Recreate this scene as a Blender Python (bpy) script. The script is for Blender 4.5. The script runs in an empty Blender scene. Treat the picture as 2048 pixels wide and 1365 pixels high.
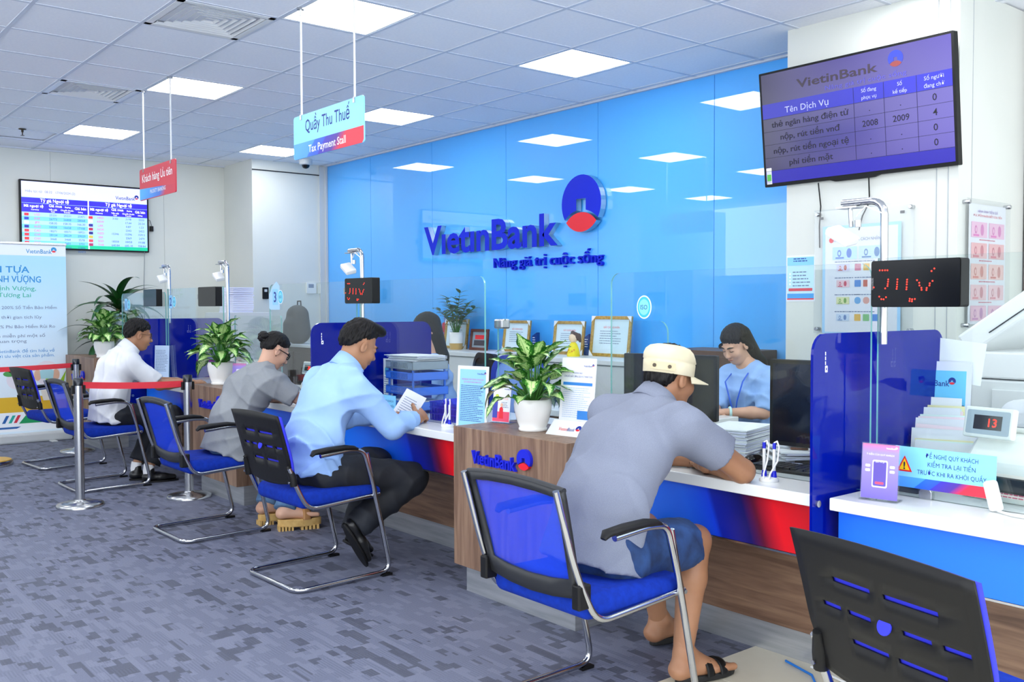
import bpy, bmesh, math, random
import numpy as np
from mathutils import Vector, Matrix

# ---------------------------------------------------------------- camera, world, exposure
SC = bpy.context.scene
COL = SC.collection
cam_d = bpy.data.cameras.new('camera'); cam = bpy.data.objects.new('camera', cam_d); COL.objects.link(cam)
SC.camera = cam
YAW, PIT, ROL = math.radians(50.73), math.radians(-2.0), math.radians(-.18)
cam_d.sensor_width = 36.0; cam_d.lens = 36.0 * 1920 / 2048; cam_d.clip_start = .05
_d = Vector((-math.sin(YAW) * math.cos(PIT), math.cos(YAW) * math.cos(PIT), math.sin(PIT)))
_r = Vector((math.cos(YAW), math.sin(YAW), 0)); _u = _r.cross(_d)
_r2 = _r * math.cos(ROL) + _u * math.sin(ROL); _u2 = _u * math.cos(ROL) - _r * math.sin(ROL)
cam.matrix_world = Matrix(((_r2.x, _u2.x, -_d.x, 0), (_r2.y, _u2.y, -_d.y, 0), (_r2.z, _u2.z, -_d.z, 1.4), (0, 0, 0, 1)))
W = bpy.data.worlds.new('daylight'); SC.world = W; W.use_nodes = True
W.node_tree.nodes['Background'].inputs[0].default_value = (.90, .95, 1, 1)
W.node_tree.nodes['Background'].inputs[1].default_value = 3.8
LAMP = 13.0
SC.view_settings.view_transform = 'Standard'; SC.view_settings.look = 'None'
SC.view_settings.exposure = .12; SC.view_settings.gamma = 1.0
SC.view_settings.use_curve_mapping = False
random.seed(7)
PI = math.pi

# ---------------------------------------------------------------- materials
def lin(h):
    if not isinstance(h, str): return tuple(h)
    c = [int(h[i:i + 2], 16) / 255 for i in (0, 2, 4)]
    return tuple(x / 12.92 if x <= .04045 else ((x + .055) / 1.055) ** 2.4 for x in c)
MATS = {}
def mat(name, col, rough=.5, metal=0., emit=0., alpha=1., trans=0., spec=None, coat=0., ior=None, sheen=0.):
    if name in MATS: return MATS[name]
    m = bpy.data.materials.new(name); m.use_nodes = True
    b = m.node_tree.nodes['Principled BSDF']; c = lin(col)
    b.inputs['Base Color'].default_value = (*c, 1); b.inputs['Roughness'].default_value = rough
    b.inputs['Metallic'].default_value = metal
    if emit: b.inputs['Emission Color'].default_value = (*c, 1); b.inputs['Emission Strength'].default_value = emit
    if alpha < 1: b.inputs['Alpha'].default_value = alpha
    if trans: b.inputs['Transmission Weight'].default_value = trans
    if spec is not None: b.inputs['Specular IOR Level'].default_value = spec
    if coat: b.inputs['Coat Weight'].default_value = coat
    if ior: b.inputs['IOR'].default_value = ior
    if sheen: b.inputs['Sheen Weight'].default_value = sheen
    MATS[name] = m; return m
def nd(m, t, **kw):
    n = m.node_tree.nodes.new(t)
    for k, v in kw.items():
        if k in n.inputs: n.inputs[k].default_value = v
        else: setattr(n, k, v)
    return n
def lk(m, a, b): m.node_tree.links.new(a, b)
def coords(m, kind='Object', scale=(1, 1, 1), rot=(0, 0, 0)):
    tc = nd(m, 'ShaderNodeTexCoord'); mp = nd(m, 'ShaderNodeMapping')
    mp.inputs['Scale'].default_value = scale; mp.inputs['Rotation'].default_value = rot
    lk(m, tc.outputs[kind], mp.inputs['Vector']); return mp.outputs['Vector']
def ramp(m, fac, stops, interp='LINEAR'):
    r = nd(m, 'ShaderNodeValToRGB'); r.color_ramp.interpolation = interp
    e = r.color_ramp.elements
    while len(e) < len(stops): e.new(.5)
    for k, (p, c) in enumerate(stops): e[k].position = p; e[k].color = (*lin(c), 1)
    lk(m, fac, r.inputs['Fac']); return r.outputs['Color']
def bsdf(m): return m.node_tree.nodes['Principled BSDF']
def mix(m, fac, a, b, mode='MIX'):
    n = nd(m, 'ShaderNodeMix', data_type='RGBA', blend_type=mode)
    for s, v in ((0, fac), (6, a), (7, b)):
        if hasattr(v, 'is_output'): lk(m, v, n.inputs[s])
        elif s == 0: n.inputs[0].default_value = v
        else: n.inputs[s].default_value = (*lin(v), 1)
    return n.outputs[2]
def math_n(m, op, a, b=0.):
    n = nd(m, 'ShaderNodeMath', operation=op)
    for k, v in enumerate((a, b)):
        if hasattr(v, 'is_output'): lk(m, v, n.inputs[k])
        else: n.inputs[k].default_value = v
    return n.outputs[0]
def bump(m, h, strength=.2, dist=.002):
    b = nd(m, 'ShaderNodeBump'); b.inputs['Strength'].default_value = strength; b.inputs['Distance'].default_value = dist
    lk(m, h, b.inputs['Height']); lk(m, b.outputs['Normal'], bsdf(m).inputs['Normal'])
def noisy(name, c1, c2, scale=6, rough=.6, detail=4, bs=0., bscale=None, bdist=.002, stretch=(1, 1, 1), **kw):
    if name in MATS: return MATS[name]
    m = mat(name, c1, rough, **kw)
    v = coords(m, 'Object', stretch)
    n = nd(m, 'ShaderNodeTexNoise'); n.inputs['Scale'].default_value = scale; n.inputs['Detail'].default_value = detail
    lk(m, v, n.inputs['Vector'])
    lk(m, ramp(m, n.outputs['Fac'], ((.35, c1), (.65, c2))), bsdf(m).inputs['Base Color'])
    if bs:
        n2 = nd(m, 'ShaderNodeTexNoise'); n2.inputs['Scale'].default_value = bscale or scale * 8
        lk(m, v, n2.inputs['Vector']); bump(m, n2.outputs['Fac'], bs, bdist)
    return m
def wood(name, dark, midc, light, axis, rough=.45):
    m = mat(name, midc, rough)
    sc = [14, 14, 14]; sc['xyz'.index(axis)] = .9
    v = coords(m, 'Object', sc)
    n = nd(m, 'ShaderNodeTexNoise'); n.inputs['Scale'].default_value = 2.2; n.inputs['Detail'].default_value = 8; n.inputs['Distortion'].default_value = .6
    lk(m, v, n.inputs['Vector'])
    n2 = nd(m, 'ShaderNodeTexNoise'); n2.inputs['Scale'].default_value = 9; n2.inputs['Detail'].default_value = 5
    lk(m, v, n2.inputs['Vector'])
    c1 = ramp(m, n.outputs['Fac'], ((.28, dark), (.5, midc), (.72, light)))
    c2 = ramp(m, n2.outputs['Fac'], ((.3, (.55, .5, .47)), (.62, (1, 1, 1))))
    lk(m, mix(m, .45, c1, c2, 'MULTIPLY'), bsdf(m).inputs['Base Color']); bump(m, n2.outputs['Fac'], .08, .001)
    return m
M_WHITE = noisy('wall_white', 'D8DAD3', 'D3D6CF', 1.5, .45)
M_BLUE = mat('glossy_blue_panel', '48B0FF', .5, coat=1.0)
bsdf(M_BLUE).inputs['Coat Roughness'].default_value = .012; bsdf(M_BLUE).inputs['Coat IOR'].default_value = 1.7
M_TILE = noisy('ceiling_tile', 'F6F8FD', 'F1F4FA', 60, .9, bs=.25, bscale=500, bdist=.001)
M_BAR = mat('ceiling_bar', 'CED4E0', .5)
M_DARKGAP = mat('dark_gap', '1C2028', .9)
M_LAMP = mat('lamp_diffuser', 'FFFFFF', .5, emit=LAMP)
bsdf(M_LAMP).inputs['Emission Color'].default_value = (.97, .985, 1, 1)
M_WOODV = wood('walnut_vertical', '6B5140', '876A56', '9C8068', 'z')
M_WOODH = wood('walnut_horizontal', '5E4535', '7B5E4A', '90735C', 'x')
M_STEEL = noisy('brushed_kick_steel', 'A9ADB1', 'C0C3C6', 3, .38, metal=.7, stretch=(1, 1, 14))
M_CHROME = mat('chrome', 'B9BBC0', .14, 1.)
M_SATIN = mat('satin_steel', 'B9BBBE', .25, 1.)
M_BLACK = mat('black_plastic', '0B0B0D', .5, spec=.3)
M_BLACKG = mat('black_gloss', '08090B', .12)
M_GREYP = mat('grey_plastic', '9AA2A8', .5)
M_LGREY = mat('light_grey_plastic', 'C3C8CA', .45)
M_WPLAST = mat('white_plastic', 'E2E4E4', .35)
M_WSTONE = mat('white_desktop', 'E2E4E2', .18)
M_PAPER = mat('white_paper', 'E4E7EC', .8)
M_PAPER2 = mat('lavender_paper', 'D9DCF2', .8)
M_NAVY = mat('navy_print', '17308F', .5)
M_BBLUE = mat('bright_blue_letter', '1420C8', .35)
M_RED = mat('red_print', 'E3192D', .4)
M_SKY = mat('sky_print', '7FCBF5', .5)
M_INK = mat('grey_ink', '6C7E9C', .7)
M_DINK = mat('dark_ink', '23283A', .6)
M_WINK = mat('white_ink', 'FFFFFF', .5)
M_FAB = noisy('blue_seat_fabric', '0830A0', '07298C', 40, .85, bs=.3, bscale=700, spec=.2)
M_MESH = mat('blue_mesh', '2348DC', .8, alpha=.52, spec=.1)
M_GLASS = mat('clear_glass', 'EAF7F4', .0)
def glassify(m, tint, refl=1.0):
    t = m.node_tree; t.nodes.remove(bsdf(m)); out = t.nodes['Material Output']
    tr = nd(m, 'ShaderNodeBsdfTransparent'); tr.inputs[0].default_value = (*tint, 1)
    gl = nd(m, 'ShaderNodeBsdfGlossy'); gl.inputs['Roughness'].default_value = .0
    fr = nd(m, 'ShaderNodeLayerWeight'); fr.inputs[0].default_value = .5
    sch = math_n(m, 'ADD', math_n(m, 'MULTIPLY', math_n(m, 'POWER', fr.outputs['Facing'], 4.0), .8), .035)   # Schlick reflectance
    mx = nd(m, 'ShaderNodeMixShader'); lk(m, math_n(m, 'MULTIPLY', sch, refl), mx.inputs[0])
    lk(m, tr.outputs[0], mx.inputs[1]); lk(m, gl.outputs[0], mx.inputs[2]); lk(m, mx.outputs[0], out.inputs[0])
glassify(M_GLASS, (.94, .975, .97))
M_GEDGE = mat('glass_edge', '6FB3AE', .1, alpha=.8)
M_ACRYL = mat('acrylic', 'FFFFFF', .0); glassify(M_ACRYL, (.96, .97, .98))
M_BGLASS = mat('blue_partition_glass', '021284', .03, alpha=.97, spec=.28)
M_HAIR = noisy('black_hair', '080708', '131010', 30, .55, spec=.25, bs=.6, bscale=60, bdist=.006, stretch=(3, 3, .6))
M_SKIN = noisy('skin_tan', '9C6E50', 'A87A5B', 8, .5)
M_SKIN2 = noisy('skin_light', 'C89A80', 'D1A58C', 8, .5)
for _m in (M_SKIN, M_SKIN2):
    bsdf(_m).inputs['Subsurface Weight'].default_value = .08; bsdf(_m).inputs['Subsurface Radius'].default_value = (.02, .008, .004)

# ---------------------------------------------------------------- mesh helpers
class MB:
    """collects simple solids into one mesh"""
    def __init__(s): s.v = []; s.f = []; s.mi = []; s.sm = []
    def add(s, vs, fs, mi=0, smooth=False):
        o = len(s.v); s.v += [tuple(p) for p in vs]
        for f in fs: s.f.append([i + o for i in f]); s.mi.append(mi); s.sm.append(smooth)
        return s
    def box(s, a, b, mi=0, M=None):
        (x0, y0, z0), (x1, y1, z1) = a, b
        vs = [Vector(p) for p in ((x0, y0, z0), (x1, y0, z0), (x1, y1, z0), (x0, y1, z0), (x0, y0, z1), (x1, y0, z1), (x1, y1, z1), (x0, y1, z1))]
        if M is not None: vs = [M @ p for p in vs]
        return s.add(vs, [(3, 2, 1, 0), (4, 5, 6, 7), (0, 1, 5, 4), (1, 2, 6, 5), (2, 3, 7, 6), (3, 0, 4, 7)], mi)
    def tube(s, pts, r, n=10, mi=0, caps=True, closed=False, rs=None, flat=1.):
        pts = [Vector(p) for p in pts]; N = len(pts); rings = []; up = None
        for i, p in enumerate(pts):
            if closed: t = (pts[(i + 1) % N] - pts[i - 1])
            else: t = pts[min(i + 1, N - 1)] - pts[max(i - 1, 0)]
            t.normalize()
            if up is None:
                a = Vector((0, 0, 1)) if abs(t.z) < .9 else Vector((1, 0, 0)); up = (a - t * a.dot(t)).normalized()
            else: up = (up - t * up.dot(t)).normalized()
            sd = t.cross(up); rr = rs[i] if rs else r
            rings.append([p + (sd * math.cos(2 * PI * k / n) + up * math.sin(2 * PI * k / n) * flat) * rr for k in range(n)])
        vs = [q for g in rings for q in g]; fs = []
        for i in range(N if closed else N - 1):
            j = (i + 1) % N
            for k in range(n): fs.append((i * n + k, i * n + (k + 1) % n, j * n + (k + 1) % n, j * n + k))
        s.add(vs, fs, mi, True)
        if caps and not closed:
            s.add(rings[0], [tuple(range(n))[::-1]], mi); s.add(rings[-1], [tuple(range(n))], mi)
        return s
    def lathe(s, prof, n=24, mi=0, c=(0, 0, 0), M=None):
        vs = []; fs = []
        for (r, z) in prof:
            for k in range(n):
                a = 2 * PI * k / n; p = Vector((c[0] + r * math.cos(a), c[1] + r * math.sin(a), c[2] + z)); vs.append(M @ p if M is not None else p)
        for i in range(len(prof) - 1):
            for k in range(n): fs.append((i * n + k, i * n + (k + 1) % n, (i + 1) * n + (k + 1) % n, (i + 1) * n + k))
        s.add(vs, fs, mi, True)
        s.add(vs[:n], [tuple(range(n))[::-1]], mi); s.add(vs[-n:], [tuple(range(n))], mi)
        return s
    def prism(s, pts, F, d0, d1, mi=0):
        """outline pts (u,v) in frame F extruded along its normal from d0 to d1"""
        n = len(pts); vs = [F @ Vector((u, v, d0)) for u, v in pts] + [F @ Vector((u, v, d1)) for u, v in pts]
        fs = [tuple(range(n))[::-1], tuple(range(n, 2 * n))] + [(k, (k + 1) % n, n + (k + 1) % n, n + k) for k in range(n)]
        return s.add(vs, fs, mi)
    def build(s, name, m, parent=None, bevel=0., seg=2, smooth=None, M=None):
        me = bpy.data.meshes.new(name)
        me.from_pydata(s.v, [], s.f)
        ms = m if isinstance(m, (list, tuple)) else [m]
        for x in ms: me.materials.append(x)
        me.polygons.foreach_set('material_index', s.mi); me.polygons.foreach_set('use_smooth', [bool(x) if smooth is None else smooth for x in s.sm])
        bm = bmesh.new(); bm.from_mesh(me)
        bmesh.ops.recalc_face_normals(bm, faces=bm.faces)
        if bevel:
            es = [e for e in bm.edges if len(e.link_faces) == 2 and e.calc_face_angle(0) > .6]
            bmesh.ops.bevel(bm, geom=es, offset=bevel, segments=seg, affect='EDGES', profile=.5, clamp_overlap=True)
        bm.to_mesh(me); bm.free()
        if M is not None: me.transform(M)
        me.update()
        return link(name, me, parent)
def link(name, data, parent=None):
    o = bpy.data.objects.new(name, data); COL.objects.link(o)
    if parent is not None: o.parent = parent
    return o
def tag(o, label, cat, group=None, kind=None):
    if label: o['label'] = label
    if cat: o['category'] = cat
    if group: o['group'] = group
    if kind: o['kind'] = kind
    return o
def thing(name, label, cat, loc=(0, 0, 0), rz=0., group=None):
    o = link(name, None); o.location = loc; o.rotation_euler = (0, 0, rz); o.empty_display_size = .1
    return tag(o, label, cat, group)
def copy_tree(o, parent=None):
    c = o.copy(); COL.objects.link(c); c.parent = parent
    for ch in list(o.children): copy_tree(ch, c)
    return c
def frame(o, right, up):
    r = Vector(right).normalized(); u = Vector(up); u = (u - r * u.dot(r)).normalized(); n = r.cross(u); o = Vector(o)
    return Matrix(((r.x, u.x, n.x, o.x), (r.y, u.y, n.y, o.y), (r.z, u.z, n.z, o.z), (0, 0, 0, 1)))
def front(x, y, z): return frame((x, y, z), (1, 0, 0), (0, 0, 1))      # seen from -y
def rrect(w, h, r, n=5, cx=0, cy=0, corners=(1, 1, 1, 1)):
    pts = []
    for k, (sx, sy) in enumerate(((1, 1), (-1, 1), (-1, -1), (1, -1))):
        if not corners[k] or r <= 0: pts.append((cx + sx * w / 2, cy + sy * h / 2)); continue
        for i in range(n + 1):
            a = PI / 2 * (k + i / n); pts.append((cx + sx * (w / 2 - r) + r * math.cos(a), cy + sy * (h / 2 - r) + r * math.sin(a)))
    return pts
def plate(name, F, w, h, d0, d1, m, parent, r=0., cx=0, cy=0, corners=(1, 1, 1, 1)):
    return MB().prism(rrect(w, h, r, cx=cx, cy=cy, corners=corners), F, d0, d1).build(name, m, parent)
_fc = {}
def text_mesh(body, bold=0., extrude=0., res=3):
    key = (body, bold, extrude, res)
    if key in _fc: return _fc[key]
    c = bpy.data.curves.new('t', 'FONT'); c.body = body; c.offset = bold; c.extrude = extrude; c.resolution_u = res; c.size = 1
    o = bpy.data.objects.new('t', c); COL.objects.link(o); bpy.context.view_layer.update()
    me = bpy.data.meshes.new_from_object(o.evaluated_get(bpy.context.evaluated_depsgraph_get()))
    vs = [v.co.copy() for v in me.vertices]; fs = [tuple(p.vertices) for p in me.polygons]
    bpy.data.objects.remove(o); bpy.data.curves.remove(c); bpy.data.meshes.remove(me)
    _fc[key] = (vs, fs); return vs, fs
def letters(F, items, m, parent, name='lettering', off=.0012, bold=.0, extrude=0., res=2):
    """items: (text, u, v, cap_height, align, width or None) written in frame F"""
    mb = MB()
    for it in items:
        body, u, v, h, al = it[:5]; w = it[5] if len(it) > 5 else None
        vs, fs = text_mesh(body, bold, extrude / h * .7 if extrude else 0., res)
        if not vs: continue
        x0 = min(p.x for p in vs); x1 = max(p.x for p in vs); sy = h / .70; sx = w / (x1 - x0) if w else sy
        L = (x1 - x0) * sx; o = {'l': 0, 'c': -L / 2, 'r': -L}[al]
        mb.add([F @ Vector((u + o + (p.x - x0) * sx, v + p.y * sy, off + p.z * sy)) for p in vs], fs)
    me = bpy.data.meshes.new(name); me.from_pydata(mb.v, [], mb.f); me.materials.append(m); me.update()
    o = link(name, me, parent); o['kind'] = 'stuff'; return o
def islands(vs, fs):
    par = list(range(len(vs)))
    def find(a):
        while par[a] != a: par[a] = par[par[a]]; a = par[a]
        return a
    for f in fs:
        r0 = find(f[0])
        for i in f[1:]: par[find(i)] = r0
    g = {}
    for k, f in enumerate(fs): g.setdefault(find(f[0]), []).append(k)
    out = []
    for q in g.values():
        xs = [vs[i].x for k in q for i in fs[k]]; out.append([min(xs), max(xs), q])
    out.sort(key=lambda o: o[0]); res = []
    for o in out:                                  # an accent belongs to the letter it overlaps
        if res and o[0] < res[-1][1] - .25 * min(o[1] - o[0], res[-1][1] - res[-1][0]): res[-1][1] = max(res[-1][1], o[1]); res[-1][2] = res[-1][2] + o[2]
        else: res.append(o)
    return [o[2] for o in res]
def letter_set(F, body, u, v, h, w, d0, d1, m_face, m_side, parent, bold):
    """solid letters, each an object"""
    vs, fs = text_mesh(body, bold, .5, 3); x0 = min(p.x for p in vs); x1 = max(p.x for p in vs); sx = w / (x1 - x0); sy = h / .7
    rep = {}; keys = [(round(p.x, 5), round(p.y, 5), round(p.z, 3)) for p in vs]; first = {}
    for i, k in enumerate(keys): rep[i] = first.setdefault(k, i)
    fs = [tuple(rep[i] for i in f) for f in fs]
    for q in islands(vs, fs):
        ids = sorted({i for k in q for i in fs[k]}); mp = {i: n for n, i in enumerate(ids)}
        mb = MB(); top = [(mp_ := [mp[i] for i in fs[k]]) for k in q]
        mi = [0 if all(vs[i].z > .49 for i in fs[k]) or not m_side else 1 for k in q]
        P = [F @ Vector((u + (vs[i].x - x0) * sx, v + vs[i].y * sy, d0 + (d1 - d0) * (vs[i].z + .5))) for i in ids]
        me = bpy.data.meshes.new('letter'); me.from_pydata([tuple(p) for p in P], [], top); me.materials.append(m_face)
        if m_side: me.materials.append(m_side)
        me.polygons.foreach_set('material_index', mi); me.update(); link('letter', me, parent)
def logo_outline(r, n=28):
    """blue upper coin with square notch, red lens below (unit frame, centre 0,0)"""
    a0 = math.radians(-33); up = []
    for k in range(n + 1):
        a = a0 + (PI - 2 * a0) * k / n; up.append((r * math.cos(a), r * math.sin(a)))
    xl = r * math.cos(a0); yb = r * math.sin(a0); R = 1.25 * r; cy = yb - math.sqrt(R * R - xl * xl)
    arc = lambda x, e=0: cy + math.sqrt((R + e) ** 2 - x * x)
    q = .24 * r; top = .16 * r
    for k in range(1, 6):
        x = -xl + (xl - q) * k / 5; up.append((x, arc(x)))
    up += [(-q, top), (q, top)]
    for k in range(0, 5):
        x = q + (xl - q) * k / 5; up.append((x, arc(x)))
    g = .10 * r; low = []; a1 = math.radians(-40); xr = r * math.cos(a1)
    for k in range(13):
        a = PI - a1 + (PI + 2 * a1) * k / 12; low.append((r * math.cos(a), r * math.sin(a)))
    for k in range(1, 12):
        x = xr - 2 * xr * k / 12; R2 = 1.05 * r; c2 = r * math.sin(a1) - math.sqrt(R2 * R2 - xr * xr); low.append((x, c2 + math.sqrt(R2 * R2 - x * x)))
    return up, low
def mark(F, u, v, r, d0, d1, parent, mb=None, mr=None, side=None):
    up, low = logo_outline(r)
    for pts, m, nm in ((up, mb or M_NAVY, 'logo_coin'), (low, mr or M_RED, 'logo_lens')):
        P = [(u + a, v + b) for a, b in pts]
        b = MB().prism(P, F, d0, d1, 1 if side else 0)
        if side: b.prism(P, F, d1, d1 + .001, 0)
        b.build(nm, [m, side] if side else m, parent)
def brand(F, u, v, h, parent, m=None, d=.0012, bold=.012, ext=0., m_mark=None, m2=None):
    """bank name with its coin mark, cap height h, left end at u"""
    w = h * 5.6
    letters(F, [('VıetınBank', u, v, h, 'l', w)], m or M_NAVY, parent, bold=bold, off=d + ext, extrude=ext)
    mark(F, u + w + h * .42, v + h * .95, h * .62, d, d + max(ext * 2, .0006), parent, m_mark or m or M_NAVY, m2)
# ---------------------------------------------------------------- the room
H = 3.113; XL = -11.25; YB = 5.65; GX, GY = -5.307, 4.3675
def struct(name, o): o['kind'] = 'structure'; o.name = name; return o
# carpet
M_CARP = mat('carpet', '6F7488', .62)
def carpet(m):
    v = coords(m, 'Object', (1, 1, 1))
    def brick(scale, w, h, off, seed):
        mp = nd(m, 'ShaderNodeMapping'); mp.inputs['Location'].default_value = (seed, seed * .37, 0); mp.inputs['Rotation'].default_value = (0, 0, seed * .0)
        lk(m, v, mp.inputs['Vector'])
        b = nd(m, 'ShaderNodeTexBrick'); b.inputs['Scale'].default_value = scale; b.inputs['Mortar Size'].default_value = 0
        b.inputs['Brick Width'].default_value = w; b.inputs['Row Height'].default_value = h; b.offset = off; b.offset_frequency = 2; b.squash = .7; b.squash_frequency = 3
        b.inputs['Color1'].default_value = (0, 0, 0, 1); b.inputs['Color2'].default_value = (1, 1, 1, 1)
        lk(m, mp.outputs[0], b.inputs['Vector']); return b.outputs['Color']
    b1 = brick(6.0, .6, .3, .37, 3.1); b2 = brick(9.5, .8, .26, .61, 7.7); b3 = brick(4.4, .35, .45, .2, 1.9)
    w1 = nd(m, 'ShaderNodeTexWave', bands_direction='X'); w1.inputs['Scale'].default_value = 24; w1.inputs['Distortion'].default_value = .5
    w2 = nd(m, 'ShaderNodeTexWave', bands_direction='Y'); w2.inputs['Scale'].default_value = 24; w2.inputs['Distortion'].default_value = .5
    lk(m, v, w1.inputs['Vector']); lk(m, v, w2.inputs['Vector'])
    n = nd(m, 'ShaderNodeTexNoise'); n.inputs['Scale'].default_value = 160; n.inputs['Detail'].default_value = 3; lk(m, v, n.inputs['Vector'])
    pat = math_n(m, 'GREATER_THAN', b3, .5)
    st = mix(m, pat, w1.outputs['Color'], w2.outputs['Color'])
    dark = math_n(m, 'MULTIPLY', math_n(m, 'GREATER_THAN', b1, .72), math_n(m, 'GREATER_THAN', b2, .35))
    base = mix(m, math_n(m, 'MULTIPLY', math_n(m, 'GREATER_THAN', b2, .6), st), '6C7186', '858A9F')
    c = mix(m, math_n(m, 'MULTIPLY', dark, .72), base, '343744')
    c = mix(m, math_n(m, 'MULTIPLY', st, .42), c, '4C5166')
    c = mix(m, .25, c, ramp(m, n.outputs['Fac'], ((.3, (.5, .5, .5)), (.7, (1, 1, 1)))), 'MULTIPLY')
    lk(m, c, bsdf(m).inputs['Base Color']); bump(m, n.outputs['Fac'], .35, .003)
carpet(M_CARP)
floor = struct('floor', MB().box((-13, -2.4, -.05), (2.6, 7.5, 0)).build('floor', M_CARP))
M_FT = noisy('cream_floor_tile', 'DCD6C2', 'D2CBB6', 3, .25)
tm = None
for i in range(7):
    for j in range(9):
        o = None
        if tm is None:
            o = MB().box((.0015, .0015, -.004), (.3985, .3985, .006)).build('floor_tile', M_FT, floor, bevel=.0015, seg=1); tm = o.data
        else: o = link('floor_tile', tm, floor)
        o.location = (-2.39 + .4 * i, 3.25 - .4 * (j + 1), 0)
MB().box((-2.39, -.35, 0), (.41, 3.25, .0015)).build('tile_joint_bed', mat('grout', '8A8578', .9), floor)
# ceiling
ceil = struct('ceiling', MB().box((-13, -2.4, H + .018), (2.6, 7.5, H + .1)).build('ceiling', M_TILE))
LIGHTS = [(i, j) for i in (-8, -4, 0, 4, 8) for j in (-9, -6, -3, 0)]
VENTS = [(-1, -4), (-5, -4), (-9, -4)]
tmesh = {}
def ctile(x0, y0, x1, y1):
    k = (round(x1 - x0, 3), round(y1 - y0, 3))
    if k not in tmesh:
        o = MB().box((-k[0] / 2, -k[1] / 2, .002), (k[0] / 2, k[1] / 2, .016)).build('ceiling_tile', M_TILE, ceil, bevel=.002, seg=1); tmesh[k] = o.data
    else: o = link('ceiling_tile', tmesh[k], ceil)
    o.location = ((x0 + x1) / 2, (y0 + y1) / 2, H)
for i in range(-10, 9):
    for j in range(-10, 3):
        if (i, j) in LIGHTS or (i, j) in VENTS: continue
        x0 = max(GX + .6 * i, XL); x1 = GX + .6 * (i + 1); y0 = GY + .6 * j; y1 = min(GY + .6 * (j + 1), YB)
        if x1 - x0 < .1 and i < -9: continue
        ctile(x0 + .006, y0 + .006, x1 - .006, y1 - .006)
for j in range(-10, 4):
    y = GY + .6 * j
    if y < YB: MB().box((XL, y - .012, H - .002), (.1, y + .012, H + .012)).build('ceiling_bar', M_BAR, ceil)
for i in range(-9, 10):
    x = GX + .6 * i
    MB().box((x - .012, GY - 6, H - .0015), (x + .012, YB, H + .012)).build('ceiling_bar', M_BAR, ceil)
MB().box((XL, YB - .03, H - .012), (-3.5, YB, H + .01)).build('edge_angle', M_BAR, ceil)
MB().box((XL, -2, H - .012), (XL + .03, YB, H + .01)).build('edge_angle', M_BAR, ceil)
# back wall of glossy blue panels
wb = struct('wall_back', MB().box((XL - .2, YB + .012, 0), (-3.0, YB + .2, H + .02)).build('wall_back', mat('seam_blue', '1E6FC0', .6)))
seams = [-10.45, -9.416, -8.2, -6.99, -5.771, -4.554, -3.33]
for a, b in zip(seams[:-1], seams[1:]):
    MB().box((a + .0025, YB, 0), (b - .0025, YB + .012, H)).build('blue_panel', M_BLUE, wb)
# left wall, its column and trims
wl = struct('wall_left', MB().box((XL - .2, -3, 0), (XL - .006, YB + .2, H + .02)).build('wall_left', mat('seam_grey', 'B9BEBC', .8)))
ys = [-.7, .52, 1.74, 2.75, 3.97, 5.19]
for a, b in zip(ys[:-1], ys[1:]):
    MB().box((XL - .006, a + .0015, 0), (XL, b - .0015, H)).build('wall_panel', M_WHITE, wl)
struct('wall_column', MB().box((XL, 4.70, 0), (-10.45, YB + .1, H + .01)).build('wall_column', M_WHITE, bevel=.004))
tr = struct('trim_1', MB().box((-10.455, YB - .10, 0), (-10.43, YB - .005, H - .01)).box((-10.43, YB - .03, 0), (-10.41, YB - .003, H - .01)).build('trim_1', M_LGREY))
MB().box((-10.45, 4.70, 2.99), (-10.435, YB, 3.0)).build('shadow_gap', M_DARKGAP, tr)
struct('baseboard_left', MB().box((XL, -2, 0), (XL + .014, 4.7, .09)).build('baseboard_left', M_LGREY, bevel=.003))
# white pillar on the right with panel joints
pr = struct('wall_right', MB().box((-3.58, 5.15, 0), (-2.50, 7.0, H + .01)).build('wall_right', M_WHITE))
for x in (-2.62, -2.555): MB().box((x, 5.146, 0), (x + .004, 5.152, H)).build('panel_joint', mat('joint_grey', 'A9AEB2', .8), pr)
MB().box((-2.502, 5.30, 0), (-2.498, 5.304, H)).build('panel_joint', MATS['joint_grey'], pr)
wr2 = struct('wall_far_right', MB().box((-2.50, 6.05, 0), (2.4, 6.2, H + .01)).build('wall_far_right', M_WHITE))
MB().box((-2.49, 5.95, 0), (-2.44, 6.05, H)).build('door_jamb', mat('jamb', '6B5148', .6), wr2)

# added low wall out of frame, blocks daylight glare in the counter glass
wf = struct('glare_block_wall', MB().box((-13, -2.6, 0), (-3.4, -2.4, 1.95)).build('glare_block_wall', mat('glare_block_grey', 'DDE0E4', .6)))
for x, w_, z0, z1, c in ((-10.2, 1.0, .1, 1.8, '2A5FB8'), (-7.6, .9, .3, 1.85, '5A4AA8'), (-6.2, .55, .4, 1.7, 'D8D2B0'), (-4.4, .8, 0, 1.9, '24406A')):
    MB().box((x - w_ / 2, -2.4, z0), (x + w_ / 2, -2.385, z1)).build('poster_board', mat('board' + c, c, .5), wf)
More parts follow.
